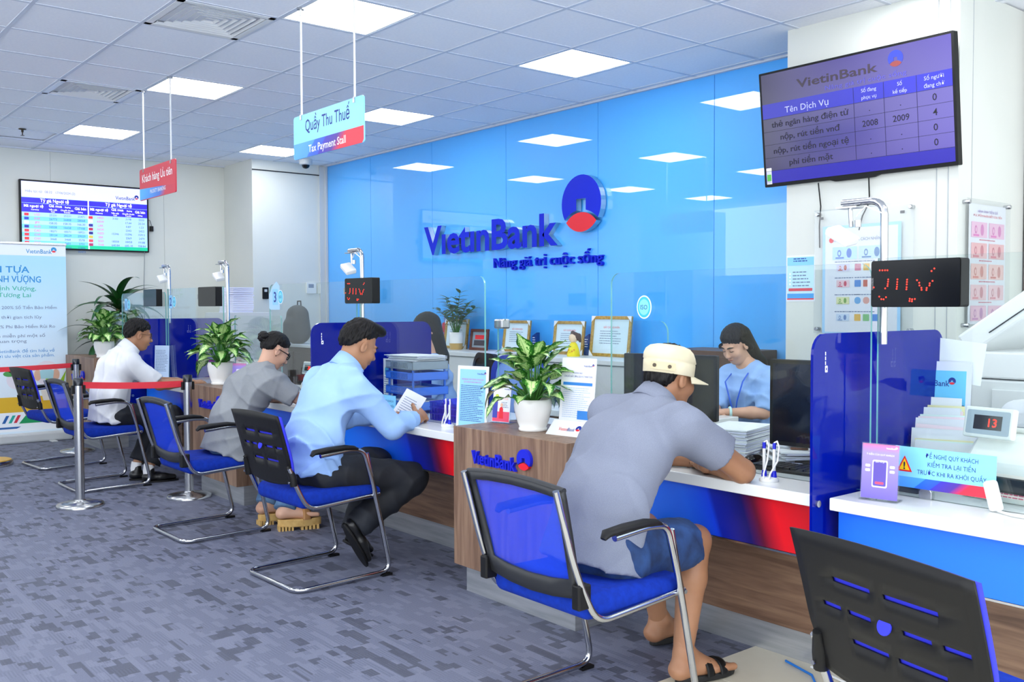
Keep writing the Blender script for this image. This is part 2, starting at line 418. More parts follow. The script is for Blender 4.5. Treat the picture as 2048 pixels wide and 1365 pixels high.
# ---------------------------------------------------------------- ceiling fittings
def ceiling_light(i, j, label):
    t = thing('ceiling_light', label, 'light', (GX + .6 * (i + .5), GY + .6 * (j + .5), H), 0, 'recessed square ceiling lights')
    f = MB()
    for a, b in (((-.29, -.29, 0), (.29, -.275, .012)), ((-.29, .275, 0), (.29, .29, .012)), ((-.29, -.275, 0), (-.275, .275, .012)), ((.275, -.275, 0), (.29, .275, .012))): f.box(a, b)
    f.build('frame', M_WPLAST, t)
    MB().box((-.276, -.276, .003), (.276, .276, .008)).build('diffuser', M_LAMP, t)
names = {(0, -3): 'square ceiling light behind the hanging tax payment sign', (0, 0): 'square ceiling light nearest the large wall television, above the bank name',
         (-4, -3): 'square ceiling light just behind the rods of the red sign', (-4, 0): 'square ceiling light right beside the hanging tax payment sign',
         (-8, -3): 'small far square ceiling light left of the red sign', (-8, 0): 'far square ceiling light left of the dome camera'}
for k in LIGHTS: ceiling_light(*k, names.get(k, 'square ceiling light seen only as a reflection on the blue wall'))
def vent(i, j, label):
    t = thing('air_vent', label, 'air vent', (GX + .6 * (i + .5), GY + .6 * (j + .5), H), 0, 'square ceiling air vents')
    f = MB()
    for s in range(4):
        M = Matrix.Rotation(s * PI / 2, 4, 'Z'); f.box((-.29, .252, -.004), (.29, .29, .006), 0, M)
    f.build('frame', M_WPLAST, t)
    MB().box((-.26, -.26, .05), (.26, .26, .055)).build('duct_back', M_DARKGAP, t)
    for q in range(4):
        M = Matrix.Rotation(q * PI / 2, 4, 'Z')
        for k in range(6):
            a = .245 - .04 * k; b = a - .012
            vs = [M @ Vector(p) for p in ((-a, a, -.004), (a, a, -.004), (b, b, .008), (-b, b, .008), (-a + .002, a - .003, -.004), (a - .002, a - .003, -.004), (b, b - .003, .008), (-b, b - .003, .008))]
            MB().add(vs, [(0, 1, 2, 3), (4, 7, 6, 5), (0, 4, 5, 1), (3, 2, 6, 7), (0, 3, 7, 4), (1, 5, 6, 2)]).build('louvre', M_WPLAST, t)
vent(-1, -4, 'larger near square air vent beside the hanging tax payment sign'); vent(-5, -4, 'smaller far square air vent above the left wall screen')
t = thing('sprinkler', 'small brass fire sprinkler under the ceiling at far left', 'sprinkler', (-10.06, 2.22, H))
MB().lathe([(.035, 0), (.033, -.006), (.012, -.01), (.01, -.03), (.006, -.034)]).build('body', mat('brass_dark', '5A5348', .4, .8), t)
MB().lathe([(.004, -.034), (.004, -.06), (.018, -.061), (.018, -.064)], 12).tube([(.012, 0, -.03), (.016, 0, -.045), (.005, 0, -.06)], .002, 6).tube([(-.012, 0, -.03), (-.016, 0, -.045), (-.005, 0, -.06)], .002, 6).build('deflector', MATS['brass_dark'], t)
t = thing('dome_camera', 'white dome security camera on the ceiling under the tax payment sign', 'camera', (-10.1, 5.2, H))
MB().lathe([(.075, 0), (.075, -.05), (.068, -.062), (.05, -.066)], 28).build('housing', M_LGREY, t)
MB().lathe([(.045, -.064), (.042, -.085), (.03, -.1), (.012, -.108), (.001, -.109)], 24).build('dome', M_BLACKG, t)
def grad_mat(name, stops, axis=0, skew=0., emit=0., kind='Generated', rough=.35):
    m = mat(name, 'FFFFFF', rough)
    tc = nd(m, 'ShaderNodeTexCoord'); sp = nd(m, 'ShaderNodeSeparateXYZ'); lk(m, tc.outputs[kind], sp.inputs[0])
    f = sp.outputs[axis]
    if skew: f = math_n(m, 'ADD', f, math_n(m, 'MULTIPLY', sp.outputs[2], skew))
    c = ramp(m, f, stops); lk(m, c, bsdf(m).inputs['Base Color'])
    if emit: lk(m, c, bsdf(m).inputs['Emission Color']); bsdf(m).inputs['Emission Strength'].default_value = emit
    return m
M_BAND = grad_mat('sign_band', ((0, '57A8F5'), (.2, '4A9AF2'), (.21, '2A6AE8'), (.36, '2454DD'), (.37, '3A2FB8'), (.55, '4A2A98'), (.66, 'E0243F'), (1, 'EC2A40')), 0, -.12)
M_BAND2 = grad_mat('sign_band_blue', ((0, '4AB0F0'), (.3, '3C8FE6'), (.55, '2F6FD0'), (.7, 'C8304A'), (1, 'D42B46')), 0, -.1)
def hang_sign(x, y, label, red):
    t = thing('hanging_sign', label, 'sign', (x, y, 2.38))
    F = front(0, 0, 0)
    MB().prism(rrect(.79, .245, .018), F, -.004, .004).build('board', mat('sign_red', 'D22840', .3) if red else mat('sign_sky', '8FDCFF', .3), t)
    if red:
        MB().prism([(-.39, -.118), (.0, -.118), (.39, -.118), (.39, -.06), (-.39, -.03)], F, .004, .005).build('band', M_BAND2, t)
        letters(F, [('Khách hàng Ưu tiên', 0, .015, .062, 'c', .66)], M_WINK, t, off=.006, bold=.008)
        letters(F, [('PRIORITY BANKING', .02, -.085, .03, 'c', .34)], M_WINK, t, off=.0065)
    else:
        MB().prism([(-.377, -.1225), (.377, -.1225), (.394, -.105), (.394, -.035), (-.394, -.035), (-.394, -.105)], F, .004, .005).build('band', M_BAND, t)
        letters(F, [('Quầy Thu Thuế', 0, .022, .068, 'c', .50)], M_NAVY, t, off=.0045, bold=.006)
        letters(F, [('Tax Payment Stall', 0, -.10, .042, 'c', .42)], M_WINK, t, off=.006, bold=.007)
    for sx in (-.30, .30):
        r = MB().tube([(sx, 0, .11), (sx, 0, H - 2.38 - .01)], .006, 8).build('rod', M_WPLAST, t)
        MB().box((sx - .009, -.009, .095), (sx + .009, .009, .125)).build('clip', M_SATIN, r)
        MB().lathe([(.022, H - 2.38 - .012), (.022, H - 2.38)], 12, 0, (sx, 0, 0)).build('ceiling_cup', M_SATIN, r)
hang_sign(-4.745, 2.576, 'light blue hanging sign for the tax payment stall', False)
hang_sign(-7.437, 2.579, 'red hanging sign for priority customers', True)
# ---------------------------------------------------------------- counters, cabinets, glass
YF = 2.84; ZD = .76
M_FASC = grad_mat('fascia_print', ((0, '1E7BF2'), (.50, '1264F0'), (.61, '0E3FE0'), (.63, '0A1FA0'), (.75, '13105F'), (.80, '5A0A2A'), (.88, 'D9101C'), (1, 'C40A18')), 0, .06)
M_FASC2 = grad_mat('fascia_plain_blue', ((0, '0F63F0'), (.5, '1B7BF5'), (1, '1668EC')), 0, .1)
def desk(x0, x1, label, plain=False, yf=YF, depth=.85):
    t = thing('counter_desk', label, 'counter', (0, 0, 0))
    MB().box((x0, yf, ZD - .042), (x1, yf + depth, ZD)).build('desktop', M_WSTONE, t, bevel=.004)
    f = MB().box((x0 + .005, yf + .05, .53), (x1 - .005, yf + .068, ZD - .043)).build('fascia', M_FASC2 if plain else M_FASC, t)
    MB().box((x0 + .005, yf + .048, .522), (x1 - .005, yf + .07, .529)).build('edge_trim', M_SATIN, f)
    MB().box((x0 + .005, 3.215, .13), (x1 - .005, 3.235, ZD - .043)).build('modesty_panel', M_WOODH, t)
    MB().box((x0 + .005, 3.238, 0.0), (x1 - .005, 3.252, .13)).build('kick_plate', M_STEEL, t)
    MB().box((x0 + .01, 3.26, 0), (x0 + .03, yf + depth - .02, ZD - .043)).build('end_panel', M_WOODV, t)
    return t
def cabinet(x0, x1, label, yf=2.75, h=.82, back=3.16):
    t = thing('low_cabinet', label, 'cabinet', (0, 0, 0), 0, 'wooden cabinets between the counter desks')
    MB().box((x0, yf, .14), (x1, back, h)).build('body', M_WOODV, t, bevel=.0015, seg=1)
    MB().box((x0 + .03, yf + .055, 0), (x1 - .005, back, .14)).build('kick_plate', M_STEEL, t)
    F = front((x0 + x1) / 2, yf, 0)
    w = .40 / (x1 - x0) * (x1 - x0)
    letter_set(F, 'VıetınBank', -.242, .660, .060, .328, .001, .018, M_BBLUE, None, t, .014)
    mark(F, .145, .720, .047, .001, .018, t, M_BBLUE, M_RED)
    return t
desk(-9.93, -8.72, 'white counter desk at the far left end beside the empty chair')
desk(-8.70, -7.26, 'white counter desk in front of the man in the white shirt')
desk(-6.43, -5.29, 'white counter desk where the woman in grey sits')
desk(-5.27, -3.83, 'white counter desk where the man in the blue shirt reads')
desk(-2.99, -1.86, 'white counter desk where the man in the cap leans')
desk(-1.80, -.35, 'white counter desk with plain blue fascia at right edge', True, 2.84)
cabinet(-3.82, -3.0, 'nearest walnut cabinet with blue bank logo, holding potted plant and notices')
cabinet(-7.25, -6.43, 'walnut cabinet with blue bank logo between the two retractable barriers and woman in grey')
cabinet(-10.98, -9.95, 'far walnut cabinet with small blue logo beside the roll-up banner', 2.80, .91, 3.12)
def glass(x0, x1, z0, z1, y, label, corners=(1, 1, 0, 0), r=.05, slot=None, th=.01):
    t = thing('glass_screen', label, 'glass screen', ((x0 + x1) / 2, y, z0), 0, 'clear glass counter screens')
    F = front(0, 0, 0); w = x1 - x0; h = z1 - z0
    b = MB(); pts = rrect(w, h, r, 6, 0, h / 2, corners); n = len(pts)
    vs = [F @ Vector((u, v, d)) for d in (-th / 2, th / 2) for u, v in pts]
    b.add(vs, [tuple(range(n))[::-1], tuple(range(n, 2 * n))], 0)
    b.add(vs, [(k, (k + 1) % n, n + (k + 1) % n, n + k) for k in range(n)], 1)
    b.build('pane', [M_GLASS, M_GEDGE], t)
    for u in ((-w / 2 + .18, w / 2 - .12) if w > .5 else (0,)):
        MB().prism([(u - .022, 0), (u + .022, 0), (u + .022, .025), (u + .012, .04), (u - .012, .04), (u - .022, .025)], F, -th / 2 - .006, th / 2 + .006).build('clip', M_SATIN, t, bevel=.002)
    return t, F, w, h
g1 = glass(-9.86, -8.63, ZD, 1.55, 3.05, 'glass screen with sticker 1 at far left')
g2 = glass(-8.58, -7.34, ZD, 1.575, 3.05, 'glass screen with sticker 2 in front of the man in white', (0, 0, 0, 0))
g3 = glass(-6.50, -5.26, ZD, 1.57, 3.05, 'glass screen with sticker 3 beside the woman in grey', (0, 1, 0, 0))
g3b = glass(-5.22, -3.95, ZD, 1.565, 3.05, 'glass screen behind the document trays, right of the display', (1, 0, 0, 0))
g4 = glass(-3.03, -1.775, ZD, 1.55, 3.05, 'glass screen with round ISO sticker facing the man in the cap')
g5 = glass(-1.762, -.38, ZD, 1.565, 3.07, 'glass screen at right edge behind the blue warning placard', (0, 0, 0, 0))
lg = glass(-3.93, -2.76, .82, 1.34, 3.12, 'lower glass screen behind the plant on the nearest cabinet', (1, 0, 0, 0))
MB().box((-.585, -.03, .47), (-.52, .03, .52)).build('hinge_bracket', M_SATIN, lg[0], bevel=.008)
glass(-7.24, -6.42, .82, 1.345, 3.10, 'lower glass screen on the middle cabinet behind its plant', (1, 1, 0, 0), .02)
glass(-10.6, -9.88, .91, 1.35, 3.09, 'lower glass screen on the far cabinet behind its plant', (0, 1, 0, 0), .02)
def sticker(g, u, v, num):
    t, F, w, h = g
    if num:
        p = plate('number_sticker', F, .085, .115, .006, .007, mat('sticker_blue', '8CC8F2', .4), t, .008, u, v)
        letters(F, [(num, u, v - .035, .072, 'c')], M_NAVY, p, off=.0078, bold=.015)
        u += .085
    p = MB().prism([(u + .042 * math.cos(a * PI / 14), v + .05 * math.sin(a * PI / 14)) for a in range(28)], F, .006, .007).build('iso_sticker', mat('iso_white', 'EAF6FB', .4), t)
    q = MB().prism([(u + .037 * math.cos(a * PI / 14), v + .045 * math.sin(a * PI / 14)) for a in range(28)], F, .007, .0074).build('iso_ring', mat('iso_cyan', '35B4DE', .4), p)
    q = MB().prism([(u + .029 * math.cos(a * PI / 14), v + .034 * math.sin(a * PI / 14)) for a in range(28)], F, .0074, .0078).build('iso_disc', mat('iso_light', '7FD8F0', .4), p)
    letters(F, [('ISO', u, v - .010, .020, 'c')], M_NAVY, p, off=.0084)
sticker(g1, -.47, .68, '1'); sticker(g2, -.53, .70, '2'); sticker(g3, -.52, .72, '3')
sticker(g4, -.425, .64, '')
_t, _F, _w, _h = g3
MB().prism([(-.62, .64), (-.60, .63), (-.45, .63), (-.45, .80), (-.5, .83), (-.56, .80), (-.62, .74)], _F, .0052, .0058).build('sticker_backing', mat('sticker_pale', 'A9CFF0', .4), _t)
def partition(x, label, y0=2.78, y1=3.66):
    t = thing('partition', label, 'partition', (x, 0, 0), 0, 'dark blue glass partitions')
    F = frame((0, (y0 + y1) / 2, 0), (0, 1, 0), (0, 0, 1)); h = 1.31 - .40
    MB().prism(rrect(y1 - y0, h, .07, 6, 0, .4 + h / 2, (1, 1, 0, 0)), F, -.005, .005).build('panel', M_BGLASS, t)
    s = -1
    plate('etched_mark', F, .014, .022, .0055, .006, M_WINK, t, .002, -(y1 - y0) / 2 + .075, 1.19)
    plate('mark_centre', F, .006, .009, .0061, .0065, M_BGLASS, t, 0, -(y1 - y0) / 2 + .075, 1.19)
    for k in range(3): plate('etched_mark', F, .004, .012, .0055, .006, M_WINK, t, 0, -(y1 - y0) / 2 + .07, 1.21 + .016 * k)
    for v in (.03, .14): MB().lathe([(.012, -.012), (.012, .012)], 12, 0, (0, 0, 0), frame((0, y0 + .03, .60 + v), (0, 1, 0), (0, 0, 1))).build('stud', M_SATIN, t)
partition(-1.83, 'dark blue glass partition right of the man in the cap')
partition(-5.28, 'dark blue glass partition behind the head of the man in blue shirt', 2.74, 3.62)
partition(-8.71, 'dark blue glass partition behind the head of the man in white shirt', 2.74, 3.62)

# ---------------------------------------------------------------- call number displays on steel poles, with cameras
DOTS = [(945, 635), (966, 636), (987, 636), (1006, 637), (1362, 636), (1342, 656), (1013, 716), (1012, 735), (1010, 755), (1008, 772), (990, 792), (898, 782), (1085, 718), (1084, 740), (1083, 760), (1082, 780), (1080, 798), (1160, 722), (1159, 742), (1158, 762), (1157, 785), (1155, 803), (1235, 728), (1252, 750), (1254, 773), (1268, 793), (1270, 810), (1350, 738), (1330, 757), (1328, 775), (1308, 795), (1306, 812), (943, 862), (960, 884), (978, 886), (997, 868), (1182, 884), (1180, 902), (1198, 905), (1200, 888), (1220, 886)]
M_LED = mat('led_red', 'FF2A18', .4, emit=2.2)
def display(x, y, z, rz, label, lit=True, w=.31, h=.155, dep=.055):
    t = thing('number_display', label, 'display', (x, y, z), rz, 'black electronic number displays over the counters')
    F = front(0, 0, 0)
    MB().prism(rrect(w, h, .008), F, -dep, -.004).build('case', M_BLACK, t)
    MB().prism(rrect(w - .004, h - .004, .008), F, -.004, .0).build('screen', M_BLACKG, t)
    MB().box((-w / 2 - .012, .0, -.02), (-w / 2 + .01, dep * .7, .02)).build('bracket', M_SATIN, t)
    if lit:
        b = MB()
        for px, py in DOTS:
            u = ((px - 885) / 650 - .5) * w * .96; v = (.5 - (py - 560) / 385) * h * .96
            b.prism([(u + .0027 * math.cos(a * PI / 4), v + .0027 * math.sin(a * PI / 4)) for a in range(8)], F, 0, .0008)
        b.build('led_dots', M_LED, t)
def pole(x, y, top, label, arm=.16):
    t = thing('camera_pole', label, 'camera', (x, y, 0), 0, 'steel poles with small white cameras')
    pts = [(0, 0, 1.27), (0, 0, top - .05)] + [(-.05 * (1 - math.cos(a)), 0, top - .05 + .05 * math.sin(a)) for a in (.4, .8, 1.2, 1.57)] + [(-arm, 0, top)]
    MB().tube(pts, .013, 12).build('pole', M_CHROME, t)
    MB().tube([(.004, -.016, ZD + .55), (.012, -.016, top - .2), (.008, -.018, top - .05), (-.06, -.016, top - .018), (-.1, -.01, top - .05)], .003, 6).build('cable', M_WPLAST, t)
    c = MB().box((-arm - .01, -.028, top - .02), (-arm + .07, .028, top - .014)).tube([(-arm + .03, 0, top - .015), (-arm + .035, 0, top - .085)], .008, 8).lathe([(.012, -.012), (.012, .012)], 8, 0, (-arm + .06, 0, top - .075)).build('mount', M_SATIN, t)
    M = Matrix.Translation((-arm + .005, -.01, top - .115)) @ Matrix.Rotation(.55, 4, 'Y') @ Matrix.Rotation(.25, 4, 'X')
    MB().box((-.05, -.035, -.016), (.05, .035, .016), 0, M).build('camera_body', M_WPLAST, t, bevel=.008)
    MB().lathe([(.01, -.017), (.01, -.022)], 12, 0, (-.02, 0, 0), M).build('lens', M_BLACKG, t)
pole(-1.745, 3.075, 1.765, 'steel camera pole on right partition, before the banknote poster')
pole(-5.235, 3.075, 1.765, 'camera pole before the blue wall over the man in blue shirt')
pole(-7.315, 3.075, 1.77, 'camera pole right of the stacked paper display over middle cabinet')
pole(-8.605, 3.075, 1.785, 'camera pole over the man in the white shirt, farthest left')
display(-1.59, 2.985, 1.475, math.radians(-2), 'large number display with red dots in front of the currency posters')
display(-5.115, 2.975, 1.505, math.radians(2), 'number display with dim red dots against the blue wall')
display(-7.495, 2.975, 1.495, math.radians(4), 'dark number display left of the paper stack, second from left', False)
display(-8.83, 2.975, 1.498, math.radians(2), 'dark number display farthest left above the man in white', False)
# ---------------------------------------------------------------- bank name on the blue wall
M_ALU = mat('brushed_aluminium', 'C9CCD0', .28, 1.)
t = thing('wall_logo', 'large blue and silver bank name with coin mark on blue wall', 'sign', (-7.15, YB, 2.0))
F = frame((0, 0, 0), (1, 0, 0), (0, 0, 1))
WN = 2.06
M_LBLUE = mat('letter_blue', '0E26C8', .5, spec=.2)
letter_set(F, 'VıetınBank', -1.12, -.05, .275, WN, .002, .057, M_LBLUE, M_ALU, t, .027)
mark(F, 1.245, .275, .24, .012, .068, t, M_LBLUE, M_RED, M_ALU)
t2 = thing('wall_slogan', 'dark blue slogan lettering below the bank name on blue wall', 'sign', (-6.42, YB, 1.775))
letter_set(F, 'Nâng giá trị cuộc sống', -.73, 0.0, .092, 1.46, .002, .03, M_LBLUE, None, t2, .005)

# ---------------------------------------------------------------- wall television, right pillar
def emis(name, col, e): return mat(name, col, .25, emit=e)
t = thing('wall_television', 'large wall television listing queue numbers on the white pillar', 'television', (-3.10, 5.08, 2.505))
tilt = math.radians(6)
F = frame((0, 0, 0), (1, 0, 0), (0, -math.sin(tilt), math.cos(tilt)))
TW, TH = 1.235, .705
MB().prism(rrect(TW, TH, .006), F, -.045, 0).build('bezel', M_BLACK, t)
MB().prism([(-.12, -TH / 2 - .012), (.12, -TH / 2 - .012), (.16, -TH / 2), (-.16, -TH / 2)], F, -.03, 0).build('sensor_bar', M_BLACK, t)
MB().box((-.2, .03, -.15), (.2, .068, .15)).build('wall_bracket', M_BLACK, t)
m = mat('queue_screen', '5B4FA8', .18); 
tc = nd(m, 'ShaderNodeTexCoord'); sp = nd(m, 'ShaderNodeSeparateXYZ'); lk(m, tc.outputs['Generated'], sp.inputs[0])
c = mix(m, sp.outputs[0], '2A2450', '6A5CC8'); lk(m, c, bsdf(m).inputs['Emission Color']); bsdf(m).inputs['Emission Strength'].default_value = .95
bsdf(m).inputs['Base Color'].default_value = (.01, .01, .015, 1)
SW, SH = TW - .03, TH - .035
MB().prism(rrect(SW, SH, 0, cy=.004), F, 0, .001).build('screen', m, t)
def uv(u, v): return ((u - .5) * SW, (.5 - v) * SH + .004)
def band(name, F, u0, v0, u1, v1, m, parent, d, f=None):
    a = (f or uv)(u0, v1); b = (f or uv)(u1, v0)
    return MB().prism([a, (b[0], a[1]), b, (a[0], b[1])], F, d - .0005, d).build(name, m, parent)
mh = emis('queue_header', '1C1C9C', .3); mh2 = emis('queue_footer', '1A0E90', .3)
band('header_row', F, 0, .27, 1, .405, mh, t, .002); band('footer_band', F, 0, .885, 1, 1, mh2, t, .002)
for v in (.405, .525, .645, .765, .885): band('row_line', F, 0, v - .0015, 1, v + .0015, mat('screen_line', '14122A', .4), t, .0024)
for u in (.52, .675, .835): band('column_line', F, u - .001, .27, u + .001, .885, MATS['screen_line'], t, .0026)
L = lambda s, u, v, h, al='c', w=None: (s, *uv(u, v), h * SH, al, (w * SW if w else None))
letters(F, [L('Tên Dịch Vụ', .26, .375, .055, w=.25), L('Số đang', .6, .325, .03), L('phục vụ', .6, .385, .03), L('Số', .755, .325, .03), L('kế tiếp', .755, .385, .03), L('Số người', .917, .325, .032), L('đang chờ', .917, .385, .032)], emis('screen_pale_text', 'A0A4D8', .5), t, off=.003)
M_SCT = mat('screen_dark_text', '0C0A18', .4)
letters(F, [L('thẻ ngân hàng điện tử', .27, .49, .052, w=.44), L('nộp, rút tiền vnđ', .27, .61, .052, w=.34), L('nộp, rút tiền ngoại tệ', .27, .73, .052, w=.43), L('phí tiền mặt', .27, .85, .052, w=.25),
            L('.', .6, .49, .05), L('.', .755, .49, .05), L('0', .917, .495, .056), L('2008', .6, .615, .052), L('2009', .755, .615, .052), L('4', .917, .615, .056), L('.', .6, .73, .05), L('.', .755, .73, .05), L('0', .917, .735, .056), L('.', .6, .85, .05), L('.', .755, .85, .05), L('0', .917, .855, .056)], M_SCT, t, off=.003, bold=.006)
letters(F, [L('VietinBank', .43, .175, .075, w=.44)], mat('screen_brown_text', '3A2E3E', .4), t, off=.002, bold=.02)
letters(F, [L('Nâng giá trị cuộc sống', .58, .245, .038, w=.42)], emis('screen_blue_text', '3F3C9C', .5), t, off=.0028)
mark(F, *uv(.74, .10), .045, .002, .003, t, emis('screen_coin', '20309A', .3), emis('screen_lens', '7A3030', .3))
plate('energy_label', F, .038, .10, .001, .002, M_WINK, t, .002, -SW / 2 + .022, -SH / 2 + .05)
plate('energy_label_green', F, .03, .04, .002, .0025, mat('label_green', '59B84A', .5), t, 0, -SW / 2 + .022, -SH / 2 + .04)
MB().tube([(-.23, .03, -.36), (-.225, .05, -.5), (-.23, .045, -.62), (-.23, .05, -.75)], .004, 6).build('cable', M_BLACK, t)
MB().tube([(.1, .03, -.36), (.095, .05, -.5), (.05, .05, -.58), (.03, .05, -.66)], .004, 6).build('cable', M_BLACK, t)

# ---------------------------------------------------------------- exchange-rate screen on the left wall
t = thing('rate_screen', 'wall screen with currency exchange rates on the left wall', 'television', (XL + .06, 3.10, 2.41))
F = frame((0, 0, 0), (0, 1, 0), (0, 0, 1)); SW, SH = 1.31, .70
MB().prism(rrect(1.345, .735, .006), F, -.04, 0).build('bezel', M_BLACK, t)
MB().prism(rrect(SW, SH, 0), F, 0, .001).build('screen', emis('rate_bg', 'A9CFFF', .55), t)
def uv(u, v): return ((u - .5) * SW, (.5 - v) * SH)
L = lambda s, u, v, h, al='c', w=None: (s, *uv(u, v), h * SH, al, (w * SW if w else None))
mb_, ms_ = emis('rate_header', '2B1FE0', .8), emis('rate_stripe', '6DBBF5', .75)
band('top_band', F, 0, 0, 1, .24, emis('rate_top', 'C9CCF8', .8), t, .0018)
for u0, u1 in ((0, .508), (.518, 1)):
    band('header_band', F, u0, .245, u1, .325, mb_, t, .002); band('header_band', F, u0, .33, u1, .465, mb_, t, .002)
for k in range(4): band('stripe', F, 0, .53 + .122 * k, .508, .592 + .122 * k, ms_, t, .0015)
band('ticker', F, 0, .945, 1, 1, emis('rate_ticker', '12B88A', .7), t, .0016)
band('divider', F, .508, .24, .518, 1, emis('rate_div', 'DDEBFF', .8), t, .0021)
wt = emis('rate_white', 'FFFFFF', .9)
letters(F, [L('Tỷ giá Ngoại tệ', .25, .305, .05, w=.22), L('Tỷ giá Ngoại tệ', .76, .305, .05, w=.22), L('Mã ngoại tệ', .09, .39, .04, w=.145), L('Giá mua', .255, .375, .04, w=.1), L('Giá bán', .45, .395, .042, w=.09),
            L('Mã ngoại tệ', .60, .39, .04, w=.145), L('Giá mua', .75, .375, .04, w=.1), L('Giá bán', .94, .395, .042, w=.085), L('Currency', .1, .435, .02), L('Tiền mặt', .235, .425, .022), L('Cash', .235, .455, .02), L('Chuyển khoản', .345, .425, .022), L('Transfer', .345, .455, .02), L('Selling', .45, .44, .02), L('Buying', .35, .375, .022),
            L('Currency', .6, .435, .02), L('Tiền mặt', .73, .425, .022), L('Cash', .73, .455, .02), L('Chuyển khoản', .84, .425, .022), L('Transfer', .84, .455, .02), L('Selling', .94, .44, .02), L('Buying', .85, .375, .022)], wt, t, off=.003, bold=.01)
letters(F, [L('Hiệu lực từ:  08:32   17/06/2024 (2)', .03, .165, .036, 'l', .38)], emis('rate_grey', '6A6CC0', .5), t, off=.003)
brand(F, *uv(.735, .19), .055 * SH, t, d=.002, bold=.01, m=emis('rate_navy', '1E2A8A', .4))
rows = [('USD', '25231', '25231', '25471'), ('EUR', '26773', '26808', '28068'), ('JPY', '158.35', '158.35', '166.30'), ('AUD', '16558', '16658', '17108'), ('CAD', '18271', '18371', '18921'), ('CHF', '28124', '28229', '29029'), ('CNY', '3468', '3468', '3578'), ('DKK', '', '3601', '3731'), ('', '', '31936', '32896'), ('', '', '', '35473')]
rows2 = [('HKD', '3183', '3198', '3333'), ('KRW', '', '17.44', '20.24'), ('LAK', '', '0.87', '1.23'), ('NOK', '', '2342', '2422'), ('NZD', '15346', '15396', '15913'), ('SEK', '', '2369', '2479'), ('SGD', '18358', '18458', '19188'), ('THB', '640.84', '685.18', '708.84')]
red, blu = [], []
for rr, u0 in ((rows, 0), (rows2, .495)):
    for k, r in enumerate(rr):
        v = .515 + .061 * k
        if r[0]: red.append(L(r[0], u0 + .115, v, .032))
        for q, u in ((1, .235), (2, .345), (3, .455)):
            if r[q]: blu.append(L(r[q], u0 + u, v, .032))
letters(F, red, emis('rate_red', 'D8488A', .6), t, off=.003); letters(F, blu, emis('rate_blue', '2A62A8', .5), t, off=.003)
fc = ['C8283C', '2A3CB0', 'E8E8F0', '2A2A90', 'D83040', 'D82838', 'D02828', 'C83040', 'D02838', 'E8E8F0', '30308A', 'B02848', '28287A', 'C8B040', 'D84050', 'A83060']
for k in range(16):
    u = .035 + .495 * (k // 8); v = .50 + .061 * (k % 8)
    band('flag', F, u - .017, v - .02, u + .017, v + .022, emis('flag%d' % k, fc[k], .6), t, .0025)
MB().tube([(.0, .62, -.36), (-.04, .62, -.8), (-.045, .625, -1.5)], .004, 6).build('cable', mat('cable_grey', '8A9092', .6), t)
MB().box((-.055, .70, -.12), (-.025, .735, -.06)).tube([(-.02, .66, .02), (-.03, .70, .0), (-.04, .72, -.06)], .003, 6).build('plug_adapter', M_BLACK, t, bevel=.003)

# ---------------------------------------------------------------- posters
def lines_of(F, u, v, w, n, dv, h, m, parent, seed=1, d=.0012, name='text_lines'):
    rnd = random.Random(seed); b = MB()
    for k in range(n):
        x = u; y = v - dv * k; end = u + w * rnd.uniform(.72, 1)
        while x < end:
            l = rnd.uniform(.6, 2.2) * h * 2; b.prism([(x, y), (min(x + l, end), y), (min(x + l, end), y + h), (x, y + h)], F, d - .0003, d); x += l + h * .7
    return b.build(name, m, parent)
def note(F, u, v, w, h, cols, parent, seed=0, d=.003):
    """a picture of a banknote: pale field, portrait oval, ornament"""
    p = plate('banknote_picture', F, w, h, d - .0006, d, mat('note_' + cols[0], cols[0], .6), parent, 0, u, v)
    for k, (du, r, c) in enumerate(((.18, .30, cols[1]), (-.22, .22, cols[1]), (-.22, .12, cols[0]))):
        MB().prism([(u + du * w + r * h * .75 * math.cos(a * PI / 7), v + r * h * 1.25 * math.sin(a * PI / 7)) for a in range(14)], F, d, d + .0003 * (k + 1)).build('portrait', mat('note_' + c, c, .6), p)
    plate('value_bar', F, w * .34, h * .12, d, d + .0012, mat('note_' + cols[1], cols[1], .6), p, 0, u - w * .2, v - h * .36)
t = thing('banknote_poster', 'tall white banknote guide behind clear acrylic on the pillar front', 'poster', (-3.045, 5.15, 1.61))
F = front(0, 0, 0)
plate('acrylic_board', F, .63, .74, .028, .034, M_ACRYL, t)
for u in (-.295, .295):
    for v in (-.345, .345):
        MB().lathe([(.012, 0), (.012, .04), (.010, .043)], 14, 0, (0, 0, 0), F @ Matrix.Translation((u, v, 0))).build('standoff', M_SATIN, t)
for u in (-.27, .245): plate('tape', F, .026, .016, .026, .0279, mat('tape_grey', '4A4C50', .5), t, 0, u, .32)
plate('sheet_border', F, .50, .64, .018, .0195, mat('poster_blue_border', 'A9D6F7', .5), t, 0, -.015, -.05)
plate('sheet', F, .462, .615, .0195, .0205, M_PAPER, t, 0, -.015, -.055)
F2 = front(0, -.0205, 0)
letters(F2, [('TIỀN VIỆT NAM VÀ CÁCH NHẬN BIẾT', -.02, .175, .018, 'c', .36)], M_INK, t)
MB().prism([(-.205 + .016 * math.cos(a * PI / 8), .185 + .016 * math.sin(a * PI / 8)) for a in range(16)], F2, 0, .001).build('seal', M_RED, t)
note(F2, -.115, .105, .16, .075, ('B9DDF2', '4A78C8'), t); note(F2, .06, .105, .17, .075, ('C3DDEB', '5A88B8'), t)
rnd = random.Random(4)
pal = ['D9849A', 'E0B34A', '7FC07A', '5A8FD0', 'C86A50', 'B0A8C8', '6AA8D8', 'D8A090']
